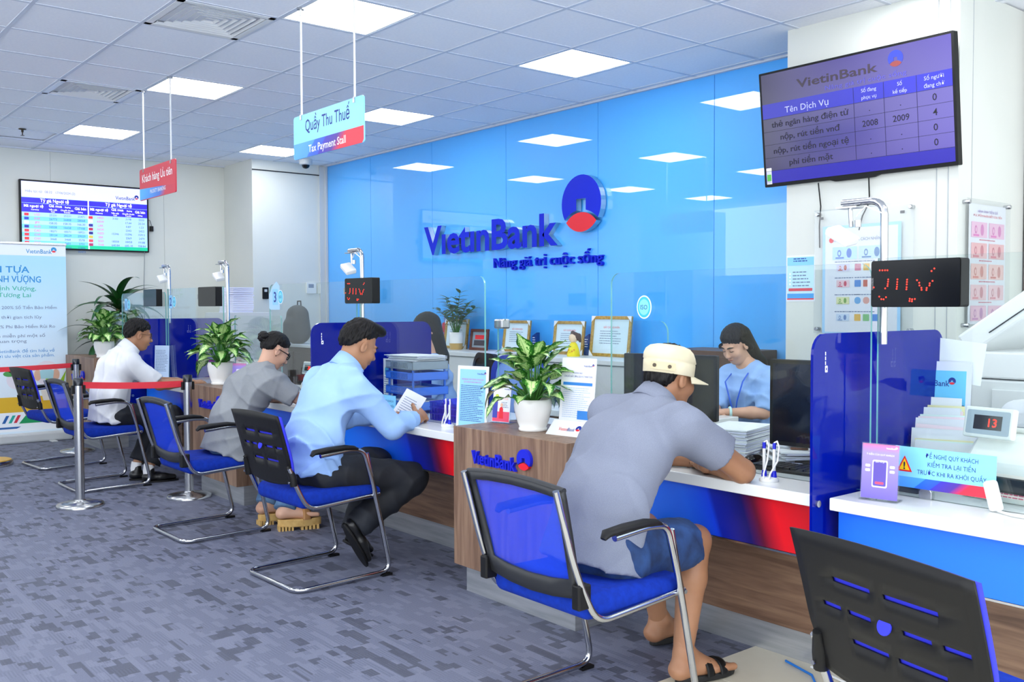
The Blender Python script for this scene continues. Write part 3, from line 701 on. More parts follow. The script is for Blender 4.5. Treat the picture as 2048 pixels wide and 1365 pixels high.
for r, v in enumerate((.02, -.075, -.175, -.275)):
    note(F2, -.125, v, .085, .042, (('D8D0E8', 'C8604A'), ('E8C8CC', 'C8485A'), ('DDE0A8', '7AA848'), ('C8D8E8', '6A88B8'))[r], t)
    for k in range(3):
        plate('detail_picture', F2, .04, .04, 0, .001, mat('pic' + pal[(r * 3 + k) % 8], pal[(r * 3 + k) % 8], .6), t, .004 if r != 2 else .018, -.03 + .055 * k, v)
    lines_of(F2, -.18, v + .032, .16, 1, .01, .005, M_INK, t, r); lines_of(F2, -.05, v + .032, .15, 1, .01, .005, M_INK, t, r + 9)
t = thing('notice_poster', 'small blue and white printed notice taped to the pillar edge', 'poster', (-3.475, 5.149, 1.575))
F = front(0, 0, 0)
plate('sheet', F, .205, .285, 0, .001, M_PAPER, t); plate('blue_field', F, .19, .225, .001, .0014, mat('notice_blue', 'BFE3FA', .5), t, 0, 0, .02)
plate('blue_head', F, .19, .05, .0014, .0018, mat('notice_head', '86C9F4', .5), t, 0, 0, .105); plate('blue_foot', F, .19, .036, .001, .0016, mat('notice_foot', '3F9CE0', .5), t, 0, 0, -.112); plate('red_line', F, .19, .008, .0016, .002, M_RED, t, 0, .0, -.128)
plate('red_bar', F, .17, .018, .0014, .002, mat('notice_red', 'D8404E', .5), t, .004, 0, -.07)
lines_of(F, -.055, .035, .13, 5, .021, .007, M_INK, t, 3, .0022); lines_of(F, -.05, .118, .1, 2, .014, .006, M_NAVY, t, 5, .0024)
for k in range(4): MB().prism([(-.075 + .006 * math.cos(a * PI / 5), .028 - .021 * k + .006 * math.sin(a * PI / 5)) for a in range(10)], F, .0014, .002).build('bullet', M_WINK, t)
t = thing('specimen_poster', 'narrow pink banknote poster behind acrylic on the pillar side, at right edge', 'poster', (-2.50, 5.455, 1.63))
F = frame((0, 0, 0), (0, 1, 0), (0, 0, 1))
plate('acrylic_board', F, .52, .71, .026, .032, M_ACRYL, t); plate('sheet', F, .44, .66, .02, .022, M_PAPER, t)
for u in (-.245, .245):
    for v in (-.335, .335): MB().lathe([(.012, 0), (.012, .038), (.010, .041)], 14, 0, (0, 0, 0), F @ Matrix.Translation((u, v, 0))).build('standoff', M_SATIN, t)
F2 = F @ Matrix.Translation((0, 0, .022))
letters(F2, [('HÌNH ẢNH TIỀN GIẢ', 0, .285, .014, 'c', .24)], mat('poster_purple', '7A50B0', .5), t); letters(F2, [('ĐẶC ĐIỂM NHẬN BIẾT CỦA TIỀN', 0, .262, .012, 'c', .34)], M_RED, t)
for r in range(5):
    v = .19 - .115 * r
    for u in (-.105, .105): note(F2, u, v, .185, .085, (('E8B8D0', 'D070B0'), ('E8B0B0', 'C86A78'), ('EFC0B8', 'CF8078'), ('EEC4C8', 'D08890'), ('E8B8C8', 'B878A8'))[r], t)
    lines_of(F2, -.1, v - .058, .2, 1, .01, .006, mat('poster_rose', 'D0607A', .5), t, r)

# ---------------------------------------------------------------- roll-up banner, far left
t = thing('rollup_banner', 'tall pale blue roll-up insurance banner standing against left wall', 'banner', (-11.02, 2.34, 0))
F = frame((0, 0, 0), (0, 1, .0), (0, 0, 1)); BW = .98
m = mat('banner_print', 'FFFFFF', .6); tc = nd(m, 'ShaderNodeTexCoord'); sp = nd(m, 'ShaderNodeSeparateXYZ'); lk(m, tc.outputs['Generated'], sp.inputs[0])
lk(m, ramp(m, sp.outputs[2], ((0, 'D9ECFA'), (.3, 'E4F2FC'), (.6, 'CDE8FB'), (.9, 'AEDCF9'))), bsdf(m).inputs['Base Color'])
plate('print_sheet', F, BW, 2.0, 0, .003, m, t, 0, 0, 1.08)
plate('top_field', F, BW, .12, .003, .0034, mat('banner_top', 'E6EDF7', .6), t, 0, 0, 2.02)
MB().box((-.05, -BW / 2 - .02, .0), (.09, BW / 2 + .02, .10)).build('base_cassette', M_LGREY, t, bevel=.02)
for u in (-.3, .3): MB().box((-.1, u - .03, 0), (.2, u + .03, .012)).build('foot', M_LGREY, t, bevel=.004)
MB().box((-.012, -BW / 2 - .01, 2.075), (.012, BW / 2 + .01, 2.10)).build('top_rail', M_SATIN, t, bevel=.004)
brand(F, .10, 1.985, .045, t, d=.004, bold=.01, m=mat('banner_teal', '2E8FC8', .5))
letters(F, [('ĐIỂM TỰA', .13, 1.78, .065, 'r', .52), ('AN THỊNH VƯỢNG', .24, 1.68, .065, 'r', .70)], mat('banner_blue', '2B8FD0', .5), t, off=.004, bold=.015)
letters(F, [('Vì Thịnh Vượng,', .19, 1.595, .045, 'r', .52), ('Trao Tương Lai', .14, 1.525, .045, 'r', .48)], mat('banner_green', '3DB59A', .5), t, off=.004, bold=.006)
letters(F, [('Bảo vệ đến 200% Số Tiền Bảo Hiểm', .39, 1.40, .032, 'r', .80), ('Tối ưu hóa thời gian tích lũy', .24, 1.30, .032, 'r', .66), ('Hoàn lại 88% Phí Bảo Hiểm Rủi Ro', .37, 1.20, .032, 'r', .78), ('Hoàn toàn miễn phí một số', .27, 1.105, .032, 'r', .68), ('loại phí quan trọng', .09, 1.05, .032, 'r', .5)], M_INK, t, off=.004)
letters(F, [('Gọi ngay VietinBank để tìm hiểu về', .36, .945, .032, 'r', .76), ('các quyền lợi ưu việt của sản phẩm.', .36, .895, .032, 'r', .78)], MATS['banner_blue'], t, off=.004)
plate('yellow_ground', F, BW, .16, .003, .0036, mat('banner_yellow', 'E0B428', .6), t, 0, 0, .40)
plate('white_foot', F, BW, .2, .003, .0036, mat('banner_white', 'EEF4FA', .6), t, 0, 0, .22)
MB().prism([(.0, .2), (.08, .30), (BW / 2, .30), (BW / 2, .2)], F, .0036, .0044).build('green_band', mat('banner_gr', '159A5E', .5), t)
MB().prism([(.2, .31), (BW / 2, .31), (BW / 2, .25), (.26, .25)], F, .0044, .005).build('blue_band', mat('banner_bl', '1F8FC0', .5), t)
for u, c in ((-.16, '1D5FA8'), (-.10, '2AB0A0'), (-.05, 'D83048')): MB().prism([(u, .21), (u + .03, .21), (u + .07, .29), (u + .04, .29)], F, .0036, .0044).build('emblem_stroke', mat('emb' + c, c, .5), t)
MB().prism([(-.3, .15), (-.02, .15), (.02, .17), (-.3, .17)], F, .0036, .0042).build('emblem_underline', mat('emb1D5FA8', '1D5FA8', .5), t)
def disc(F, u, v, ru, rv, d0, d1, m, parent, name, n=18): return MB().prism([(u + ru * math.cos(2 * PI * a / n), v + rv * math.sin(2 * PI * a / n)) for a in range(n)], F, d0, d1).build(name, m, parent)
for u, v, r in ((-.01, .66, .10), (.28, .72, .13)): disc(F, u, v, r, r, .003, .0033, mat('bubble', 'E9E4EE', .5), t, 'bubble')
for k in range(3): disc(F, -.03 + .05 * (k - 1), .755 - .03 * abs(k - 1), .06, .03, .0036, .0042, mat('tree_print', '4FA052', .6), t, 'printed_tree_crown')
plate('printed_trunk', F, .012, .1, .0036, .0041, mat('trunk_print', '8A6A48', .6), t, 0, -.03, .68)
for s in (-1, 1): disc(F, .28 + .09 * s, .70, .035, .06, .0036, .0042, mat('hand_print', 'E0B49A', .6), t, 'printed_hand')
MB().prism([(.22, .66), (.34, .66), (.35, .74), (.28, .79), (.21, .74)], F, .0042, .0048).build('printed_house', mat('house_print', 'A8D8E0', .6), t)
for u, s in ((-.28, .9), (.36, 1.5)):
    MB().prism([(u - .08 * s, .43), (u + .08 * s, .43), (u + .1 * s, .52 + .03 * s), (u - .1 * s, .52 + .03 * s)], F, .0037, .0042).build('printed_pot', mat('pot_print', 'E6E2D8', .6), t)
    for q in (-1, 1): MB().prism([(u, .52), (u + q * .05 * s, .57), (u + q * .075 * s, .55 + .13 * s), (u + q * .02 * s, .60)], F, .0042, .0047).build('printed_leaf', mat('leaf_print', '9ACB28', .6), t)
# wall controls by the column
t = thing('wall_thermostat', 'white wall thermostat with small screen beside the blue wall', 'thermostat', (-10.45, 5.43, 1.64))
F = frame((0, 0, 0), (0, 1, 0), (0, 0, 1))
plate('body', F, .12, .13, 0, .02, M_WPLAST, t, .008); plate('lcd', F, .07, .045, .02, .0205, mat('lcd', '6A7E9A', .3), t, 0, -.005, .025); plate('light_switch', F, .07, .12, 0, .015, mat('cream_plastic', 'E6E2D2', .4), t, .005, .12, -.005)
t = thing('wall_card_reader', 'small black card reader on the white column', 'card reader', (-10.45, 4.845, 1.575))
plate('body', F, .07, .135, 0, .02, M_BLACK, t, .01); plate('window', F, .035, .03, .02, .0204, M_LGREY, t, .004, 0, .03)
# ---------------------------------------------------------------- cantilever visitor chairs
def bend(pts, r=.06, n=5):
    """round the corners of a polyline"""
    pts = [Vector(p) for p in pts]; out = [pts[0]]
    for i in range(1, len(pts) - 1):
        a, b, c = pts[i - 1], pts[i], pts[i + 1]; d0 = (a - b); d1 = (c - b)
        q = min(r, d0.length * .45, d1.length * .45); p0 = b + d0.normalized() * q; p1 = b + d1.normalized() * q
        for k in range(n + 1):
            s = k / n; out.append(p0 * (1 - s) ** 2 + b * 2 * s * (1 - s) + p1 * s * s)
    return out + [pts[-1]]
def back_y(x, z): return -.235 - (z - .5) * .26 - .10 * ((z - .66)) ** 2 + .16 * x * x   # leaning, slightly hollow backrest surface (front side)
def curved_plate(xs, zs, off, th, hole=None, shape=None):
    """grid plate following the backrest curve; hole(i,j) skips a cell; shape maps (x,z)"""
    vs = []; fs = []; nx, nz = len(xs), len(zs)
    for side in (0, 1):
        for z in zs:
            for x in xs:
                X, Z = shape(x, z) if shape else (x, z); vs.append((X, back_y(X, Z) + off - th * side, Z))
    N = nx * nz; cells = {(i, j) for i in range(nx - 1) for j in range(nz - 1) if not (hole and hole(i, j))}
    idx = lambda i, j, s: s * N + j * nx + i
    for (i, j) in cells:
        fs.append((idx(i, j, 0), idx(i + 1, j, 0), idx(i + 1, j + 1, 0), idx(i, j + 1, 0)))
        fs.append((idx(i, j, 1), idx(i, j + 1, 1), idx(i + 1, j + 1, 1), idx(i + 1, j, 1)))
        for di, dj, a, b in ((-1, 0, (i, j), (i, j + 1)), (1, 0, (i + 1, j), (i + 1, j + 1)), (0, -1, (i, j), (i + 1, j)), (0, 1, (i, j + 1), (i + 1, j + 1))):
            if (i + di, j + dj) not in cells: fs.append((idx(*a, 0), idx(*b, 0), idx(*b, 1), idx(*a, 1)))
    return MB().add(vs, fs, 0, True)
def make_chair(kind, label):
    t = thing('visitor_chair', label, 'chair', (0, 0, 0), 0, 'blue visitor chairs in front of the counter')
    base = bend([(-.265, .13, .655), (-.265, .275, .022), (-.265, -.275, .014), (.265, -.275, .014), (.265, .275, .022), (.265, .13, .655)], .07, 6)
    top = lambda s: bend([(s * .265, .135, .64), (s * .266, .115, .665), (s * .268, -.12, .672)], .05, 4)
    MB().tube(base, .0125, 12).build('sled_frame', M_CHROME, t)
    for s in (-1, 1):
        MB().tube(bend([(s * .265, .18, .45), (s * .265, .112, .672), (s * .268, .02, .682), (s * .268, -.14, .668)], .06, 6), .0122, 10).build('arm_tube', M_CHROME, t)
        pad = [(s * .268, -.19, .672), (s * .268, -.175, .688), (s * .268, -.1, .694), (s * .268, 0, .696), (s * .268, .05, .690), (s * .268, .075, .682)]
        MB().tube(pad, .02, 10, rs=[.012, .022, .024, .024, .02, .012], flat=.62).build('armrest_pad', M_BLACK, t)
        MB().tube(bend([(s * .25, .215, .432), (s * .25, -.20, .405), (s * .243, -.262, .53), (s * .238, back_y(.2, .62) - .035, .62)] + ([(s * .236, back_y(.2, .84) - .04, .84)] if kind == 'mesh' else []), .06, 6), .0115, 10).build('back_tube', M_CHROME, t)
        MB().box((s * .265 - .014, .215, .0), (s * .265 + .014, .275, .012)).build('floor_glide', M_BLACK, t)
        MB().tube([(s * .25, .205, .432), (s * .268, .205, .43)], .008, 8).build('joint_bolt', M_SATIN, t)
    MB().tube([(-.25, .10, .425), (.25, .10, .425)], .01, 8).build('cross_bar', M_CHROME, t)
    # seat cushion
    o = MB().box((-.243, -.235, .405), (.243, .243, .492)).build('seat', M_FAB, t, bevel=.036, seg=5)
    for v in o.data.vertices:
        if v.co.z > .45: v.co.z -= .010 * (1 - (v.co.x / .25) ** 2) * max(0, 1 - (v.co.y / .25) ** 2) + .014 * max(0, (v.co.y - .1) / .14) ** 2
    o.data.polygons.foreach_set('use_smooth', [True] * len(o.data.polygons))
    if kind == 'shell':
        rows = [(.785, [(-.135, -.02), (.015, .155)]), (.715, [(-.185, -.125), (-.105, -.035), (.05, .125), (.15, .215)]), (.645, [(-.11, .0), (.025, .15)])]
        xs = sorted({-.25, -.22, .22, .25} | {round(e, 4) for _, r in rows for ab in r for e in ab}); zs = [.54, .555, .575, .595]
        for z, _ in reversed(rows): zs += [z - .006, z + .006]
        zs = sorted(set(zs + [.60, .65, .68, .73, .75, .82, .85, .88]))
        def hole(i, j):
            x = (xs[i] + xs[i + 1]) / 2; z = (zs[j] + zs[j + 1]) / 2
            return any(abs(z - rz) < .006 and any(a < x < b for a, b in r) for rz, r in rows)
        def shape(x, z):
            k = 1.0 if z > .66 else .90 + .10 * (z - .54) / .12
            if z < .56: z = z + .028 * (1 - (x / .25) ** 2) * 0 - (.0)
            return x * (k + .02 * (z - .7)), z + (.012 * (1 - (x / .25) ** 2) if z > .85 else 0) - (.022 * (1 - (x / .25) ** 2) if z < .56 else 0)
        curved_plate(xs, zs, -.028, .007, hole, shape).build('back_shell', M_BLACK, t)
        curved_plate([-.25 + .05 * k for k in range(11)], [.55 + .0463 * k for k in range(8)], -.012, .013, None, shape).build('back_pad', mat('blue_back_pad', '2A2FD0', .8), t)
        for s in (-1, 1):
            MB().tube([(s * .226, back_y(.22, .63) - .037, .63), (s * .238, -.276, .575), (s * .241, -.272, .53)], .02, 10, rs=[.012, .021, .018]).build('back_socket', M_BLACK, t)
            MB().lathe([(.006, 0), (.006, .004)], 10, 0, (0, 0, 0), frame((s * .240, -.296, .55), (1, 0, 0), (0, 0, 1))).build('screw', M_SATIN, t)
        MB().lathe([(.019, -.001), (.019, .002)], 18, 0, (0, 0, 0), frame((.007, back_y(0, .715) - .0385, .715), (1, 0, 0), (0, .26, 1))).build('slot_disc', MATS['blue_back_pad'], t)
    else:
        # hollow frame with stretched mesh
        xs = [-.245, -.216, -.12, 0, .12, .216, .245]; zs = [.485, .515, .547, .62, .70, .77, .81, .836]
        def shape(x, z):
            k = .90 + .10 * min(1, (z - .5) / .36)
            return x * k, z + (.018 * (1 - (x / .245) ** 2) if z > .8 else 0) - (.022 * (1 - (x / .245) ** 2) if z < .6 else 0)
        curved_plate(xs, zs, -.01, .02, lambda i, j: 1 <= i <= 4 and 2 <= j <= 5, shape).build('back_frame', mat('charcoal_frame', '202226', .5), t)
        curved_plate([-.21 + .035 * k for k in range(13)], [.54 + .034 * k for k in range(9)], -.016, .003, None, shape).build('back_mesh', M_MESH, t)
        MB().tube([(x, back_y(x, .83) - .02, .836 + .018 * (1 - (x / .245) ** 2)) for x in (-.243, -.2, -.1, 0, .1, .2, .243)], .012, 8).build('top_rail', MATS['charcoal_frame'], t)
        for s in (-1, 1): MB().box((s * .235 - .018, back_y(.22, .5) - .05, .455), (s * .235 + .018, back_y(.22, .5) + .004, .535)).build('back_socket', M_BLACK, t, bevel=.006)
    return t
shell = make_chair('shell', 'blue visitor chair with slotted black back shell, empty, largest at bottom right')
meshc = make_chair('mesh', 'blue visitor chair with see-through mesh back under the man in the cap')
def put(c, x, y, rz, label=None):
    c.location = (x, y, 0); c.rotation_euler = (0, 0, math.radians(rz))
    if label: c['label'] = label
put(shell, -.995, 2.22, -14); put(meshc, -2.40, 2.30, 0)
put(copy_tree(shell), -4.53, 2.385, 2, 'blue visitor chair with slotted black back under the man in the blue shirt')
put(copy_tree(meshc), -5.87, 2.335, 1, 'blue visitor chair with mesh back under the woman in the grey shirt')
put(copy_tree(meshc), -7.93, 2.29, 2, 'blue visitor chair with mesh back under the man in the white shirt')
put(copy_tree(shell), -9.25, 2.325, 6, 'empty blue visitor chair with black back before the banner')

# ---------------------------------------------------------------- retractable belt barriers
def stanchion(x, y, label, ang):
    t = thing('belt_post', label, 'barrier post', (x, y, 0), 0, 'steel belt barrier posts')
    MB().lathe([(.16, 0), (.16, .012), (.155, .022), (.11, .032), (.04, .038), (.034, .05)], 40).build('base', M_SATIN, t)
    MB().lathe([(.0315, .04), (.0315, .86)], 28).build('post', M_SATIN, t)
    MB().lathe([(.033, .858), (.033, .905), (.030, .91), (.001, .911)], 28).build('cap', mat('dark_chrome', '3A3C40', .2, .9), t)
    M = Matrix.Rotation(ang, 4, 'Z')
    for q in (0, PI): MB().box((.03, -.016, .80), (.046, .016, .86), 0, M @ Matrix.Rotation(q, 4, 'Z')).build('belt_slot', M_BLACK, t, bevel=.003)
    return t
SA, SB, SCc, SD = Vector((-7.18, 1.91, 0)), Vector((-7.0, 2.625, 0)), Vector((-9.95, 2.63, 0)), Vector((-10.25, 1.55, 0))
stanchion(*SA.xy, 'nearest steel belt post, standing in front of the man in white', PI / 2)
stanchion(*SB.xy, 'steel belt post with black slots standing before the middle cabinet', PI / 2)
stanchion(*SCc.xy, 'far steel belt post beside the roll-up banner', PI / 2)
M_BELT = mat('red_belt', 'C8102A', .6)
def belt(a, b, label, z0=.83, z1=.83, h=.046, sag=.008):
    a, b = Vector(a), Vector(b); d = (b - a).normalized(); a = a + d * .034; b = b - d * .034; n = 10; vs = []
    side = Vector((-d.y, d.x, 0)) * .001
    for k in range(n + 1):
        s = k / n; p = a.lerp(b, s); z = z0 + (z1 - z0) * s - sag * 4 * s * (1 - s)
        tw = .006 * math.sin(s * PI)
        vs += [p + Vector((tw, 0, z - h / 2)) - side, p + Vector((-tw, 0, z + h / 2)) - side, p + Vector((-tw, 0, z + h / 2)) + side, p + Vector((tw, 0, z - h / 2)) + side]
    fs = [(4 * k + q, 4 * k + (q + 1) % 4, 4 * k + 4 + (q + 1) % 4, 4 * k + 4 + q) for k in range(n) for q in range(4)] + [(0, 1, 2, 3), (4 * n, 4 * n + 3, 4 * n + 2, 4 * n + 1)]
    tag(MB().add(vs, fs).build('barrier_belt', M_BELT), label, 'belt', 'red barrier belts')
belt(SA, SB, 'red belt stretched between the two nearest posts, across the man in white', .86, .845)
belt(SD, SCc, 'red belt crossing in front of the roll-up banner at far left', .82, .85)
t = thing('sign_base', 'round wooden-topped stand base cut off by the left edge', 'stand', (-9.58, 1.78, 0))
MB().lathe([(.2, 0), (.2, .035), (.19, .045)], 36).build('base', M_SATIN, t); MB().lathe([(.185, .045), (.185, .05), (.18, .052)], 36).build('wood_top', mat('honey_wood', 'C89A30', .4), t)
MB().lathe([(.02, .05), (.02, .9)], 16).build('post', M_SATIN, t)
# ---------------------------------------------------------------- people: signed-distance solids turned into meshes
class Sdf:
    def __init__(s, lo, hi, h):
        s.lo = np.array(lo, np.float32); s.h = h; n = np.ceil((np.array(hi) - np.array(lo)) / h).astype(int) + 1
        s.n = n; s.D = np.full(tuple(n), .5, np.float32); s.ax = [s.lo[k] + h * np.arange(n[k], dtype=np.float32) for k in range(3)]
    def _rg(s, lo, hi):
        sl = []
        for k in range(3):
            a = int(np.clip(math.floor((lo[k] - s.lo[k]) / s.h), 0, s.n[k])); b = int(np.clip(math.ceil((hi[k] - s.lo[k]) / s.h) + 1, 0, s.n[k]))
            if b <= a: return None
            sl.append(slice(a, b))
        P = np.meshgrid(*[s.ax[k][sl[k]] for k in range(3)], indexing='ij'); return tuple(sl), P
    def _mrg(s, sl, d, k, op):
        D = s.D[sl]
        if op == 'sub': d = -d; q = np.maximum(k - np.abs(D - d), 0) / max(k, 1e-6); s.D[sl] = np.maximum(D, d) + q * q * k * .25
        else: q = np.maximum(k - np.abs(D - d), 0) / max(k, 1e-6); s.D[sl] = np.minimum(D, d) - q * q * k * .25
    def cap(s, a, b, ra, rb, k=.02, op='add', side=None, sc=1., flat0=False, flat1=False):
        """tapered limb from a to b; side/sc widen the section along one direction; flat ends for hems"""
        a = np.array(a, float); b = np.array(b, float); R = max(ra, rb) * max(1, sc) + k + .03
        g = s._rg(np.minimum(a, b) - R, np.maximum(a, b) + R)
        if g is None: return s
        sl, P = g; ax = b - a; L = np.linalg.norm(ax) + 1e-9; ax = ax / L
        q = [P[i] - np.float32(a[i]) for i in range(3)]
        t = q[0] * ax[0] + q[1] * ax[1] + q[2] * ax[2]; tc = np.clip(t / L, 0, 1)
        v = [q[i] - ax[i] * (tc * L) for i in range(3)]
        if side is not None:
            sd = np.array(side, float); sd = sd - ax * (sd @ ax); sd /= np.linalg.norm(sd) + 1e-9
            w = v[0] * sd[0] + v[1] * sd[1] + v[2] * sd[2]; f = w * (1 - 1 / sc)
            v = [v[i] - sd[i] * f for i in range(3)]
        d = np.sqrt(v[0] ** 2 + v[1] ** 2 + v[2] ** 2) - (ra + (rb - ra) * tc)
        if flat0: d = np.maximum(d, -t)
        if flat1: d = np.maximum(d, t - L)
        s._mrg(sl, d.astype(np.float32), k, op); return s
    def ell(s, c, r, A=None, k=.02, op='add'):
        """ellipsoid; A rows = local axes"""
        c = np.array(c, float); r = np.array(r, float); R = r.max() + k + .03; g = s._rg(c - R, c + R)
        if g is None: return s
        sl, P = g; q = [P[i] - np.float32(c[i]) for i in range(3)]
        if A is not None: q = [q[0] * A[i][0] + q[1] * A[i][1] + q[2] * A[i][2] for i in range(3)]
        k0 = np.sqrt(sum((q[i] / r[i]) ** 2 for i in range(3))); k1 = np.sqrt(sum((q[i] / r[i] ** 2) ** 2 for i in range(3))) + 1e-6
        d = k0 * (k0 - 1) / k1
        s._mrg(sl, d.astype(np.float32), k, op); return s
    def plane(s, p, n, k=.004):
        """keep only the side behind the plane"""
        n = np.array(n, float); n /= np.linalg.norm(n); P = np.meshgrid(*s.ax, indexing='ij')
        d = (P[0] - p[0]) * n[0] + (P[1] - p[1]) * n[1] + (P[2] - p[2]) * n[2]
        q = np.maximum(k - np.abs(s.D - d), 0) / k; s.D = (np.maximum(s.D, d) + q * q * k * .25).astype(np.float32); return s
    def folds(s, amp, waves, seed=0):
        """cloth folds: warped sine ridges"""
        P = np.meshgrid(*s.ax, indexing='ij'); rnd = random.Random(seed); tot = 0
        for w in range(waves):
            d = Vector((rnd.uniform(-1, 1), rnd.uniform(-1, 1), rnd.uniform(-.4, 1.2))).normalized() * rnd.uniform(26, 62)
            e = Vector((rnd.uniform(-1, 1), rnd.uniform(-1, 1), rnd.uniform(-1, 1))) * 9; ph = rnd.uniform(0, 6); ph2 = rnd.uniform(0, 6)
            env = .5 + .5 * np.sin(P[0] * e.x + P[1] * e.y + P[2] * e.z + ph2)
            tot = tot + 2.6 * env ** 2 * (1 - np.abs(np.sin((P[0] * d.x + P[1] * d.y + P[2] * d.z + ph) * .5 + 1.3 * np.sin(P[2] * 7 + P[1] * 5 + ph2)))) ** 2
        s.D = (s.D - amp * tot).astype(np.float32); return s
    def mesh(s):
        """naive surface nets"""
        D = s.D; S = D < 0; nx, ny, nz = D.shape
        cnt = np.zeros((nx - 1, ny - 1, nz - 1), np.float32); acc = [np.zeros_like(cnt) for _ in range(3)]
        def sh(A, o): return A[o[0]:nx - 1 + o[0], o[1]:ny - 1 + o[1], o[2]:nz - 1 + o[2]]
        corners = [(i, j, k) for i in (0, 1) for j in (0, 1) for k in (0, 1)]
        for c in corners:
            for ax in range(3):
                if c[ax]: continue
                e = list(c); e[ax] = 1; a = sh(D, c); b = sh(D, e); X = (a < 0) != (b < 0)
                t = np.where(X, a / np.where(X, a - b, 1), 0)
                cnt += X
                for m in range(3): acc[m] += X * (c[m] + (t if m == ax else 0))
        act = cnt > 0; idx = np.full(act.shape, -1, np.int64); ii = np.argwhere(act); idx[act] = np.arange(len(ii))
        V = np.stack([s.lo[m] + s.h * (ii[:, m] + acc[m][act] / cnt[act]) for m in range(3)], 1)
        Q = []
        for ax in range(3):
            o1, o2 = [(1, 2), (2, 0), (0, 1)][ax]
            A = [slice(0, None)] * 3; B = [slice(0, None)] * 3; A[ax] = slice(0, -1); B[ax] = slice(1, None)
            X = S[tuple(A)] != S[tuple(B)]
            p = np.argwhere(X); p = p[(p[:, o1] > 0) & (p[:, o2] > 0) & (p[:, o1] < D.shape[o1] - 1) & (p[:, o2] < D.shape[o2] - 1)]
            if not len(p): continue
            def at(d1, d2):
                q = p.copy(); q[:, o1] -= d1; q[:, o2] -= d2; return idx[q[:, 0], q[:, 1], q[:, 2]]
            quad = np.stack([at(0, 0), at(1, 0), at(1, 1), at(0, 1)], 1)
            fl = S[p[:, 0], p[:, 1], p[:, 2]]; quad[~fl] = quad[~fl][:, ::-1]; Q.append(quad)
        Q = np.concatenate(Q) if Q else np.zeros((0, 4), int); Q = Q[(Q >= 0).all(1)]
        return V, Q
def sdf_obj(name, parts, m, parent):
    V = []; F = []; o = 0
    for s in parts:
        v, f = s.mesh(); V.append(v); F.append(f + o); o += len(v)
    V = np.concatenate(V); F = np.concatenate(F)
    me = bpy.data.meshes.new(name); me.from_pydata(V.tolist(), [], F.tolist()); me.materials.append(m)
    me.polygons.foreach_set('use_smooth', [True] * len(me.polygons)); me.update()
    return link(name, me, parent)
N3 = lambda v: np.array(v, float) / np.linalg.norm(v)
A3 = lambda v: np.array(v, float)
def bbox(pts, pad): P = np.array(pts); return P.min(0) - pad, P.max(0) + pad
class Head:
    def __init__(s, c, f, up=(0, 0, 1), k=1.0):
        s.c = A3(c); s.f = N3(f); u = A3(up); u = u - s.f * (u @ s.f); s.u = N3(u); s.r = np.cross(s.f, s.u); s.k = k; s.A = [s.r, s.f, s.u]
    def p(s, x, y, z): return s.c + (s.r * x + s.f * y + s.u * z) * s.k
    def R(s, *r): return A3(r) * s.k
def head_sdf(h, neck, rn, res, fem=False):
    lo, hi = bbox([h.c, neck], .17 * h.k); S = Sdf(lo, hi, res); e = lambda c, r, k=.02, op='add', A=None: S.ell(h.p(*c), h.R(*r), A or h.A, k * h.k, op)
    e((0, -.012, .035), (.074, .093, .083)); e((0, .03, -.03), (.059, .064, .088)); e((0, .045, -.095), (.036, .036, .026), .03)
    for q in (-1, 1):
        e((q * .036, .068, -.035), (.022, .022, .024), .025)          # cheeks
        e((q * .032, .094, .002), (.017, .012, .010), .012, 'sub')    # eye sockets
        e((q * .032, .079, .0), (.0145, .0135, .0115), .003)            # lids
        e((q * .0745, -.004, -.012), (.009, .019, .031), .006)         # ears
        e((q * .082, .002, -.01), (.005, .009, .016), .006, 'sub')
        S.cap(h.p(q * .012, .088, .02), h.p(q * .048, .076, .022), .008 * h.k, .005 * h.k, .012 * h.k)   # brows
        e((q * .011, .104, -.037), (.009, .009, .007), .006)          # nostrils
    S.cap(h.p(0, .088, .012), h.p(0, .108, -.03), .007 * h.k, .011 * h.k, .012 * h.k)
    e((0, .111, -.033), (.010, .009, .009), .008)
    e((0, .092, -.060), (.022, .009, .0055), .006); e((0, .091, -.070), (.019, .010, .006), .006); e((0, .1, -.0652), (.02, .008, .0014), .002, 'sub')
    S.cap(neck, h.p(0, -.025, -.05), rn * 1.08, rn * .95, .03)
    return S
def hair_sdf(h, res, line=((.085, .068), (-.02, .01), (-.075, -.075)), puff=.012, tufts=.004, seed=0):
    """cap of hair over the skull above a bent hair line (forward, up) pairs"""
    lo, hi = bbox([h.c], .16 * h.k); S = Sdf(lo, hi, res)
    S.ell(h.p(0, -.012, .037), h.R(.074 + puff, .093 + puff, .083 + puff), h.A, .01)
    S.ell(h.p(0, -.04, -.02), h.R(.066 + puff * .6, .055 + puff, .07), h.A, .03)
    (f0, u0), (f1, u1), (f2, u2) = line; P = np.meshgrid(*S.ax, indexing='ij')
    y = sum((P[i] - h.c[i]) * h.f[i] for i in range(3)) / h.k; z = sum((P[i] - h.c[i]) * h.u[i] for i in range(3)) / h.k; x = sum((P[i] - h.c[i]) * h.r[i] for i in range(3)) / h.k
    zl = np.interp(y, [f2 - .06, f2, f1, f0, f0 + .05], [u2, u2, u1, u0, u0])
    ear = ((x ** 2 > .05 ** 2) & (y > -.03) & (y < .03)); zl = np.where(ear, np.maximum(zl, .028), zl)
    S.D = (S.D + .36 * h.k * np.clip(.03 - (z - zl), 0, .03)).astype(np.float32)   # hair thins towards its edge
    d = (zl - z) * h.k * .8; S.D = np.maximum(S.D, d).astype(np.float32)
    a = np.arctan2(x, y + .02)
    S.D = (S.D - tufts * h.k * (np.sin(a * 23 + z * 90 + seed) * np.sin(a * 9 - z * 60) + .5 * np.sin(x * 260 + y * 190))).astype(np.float32)
    return S
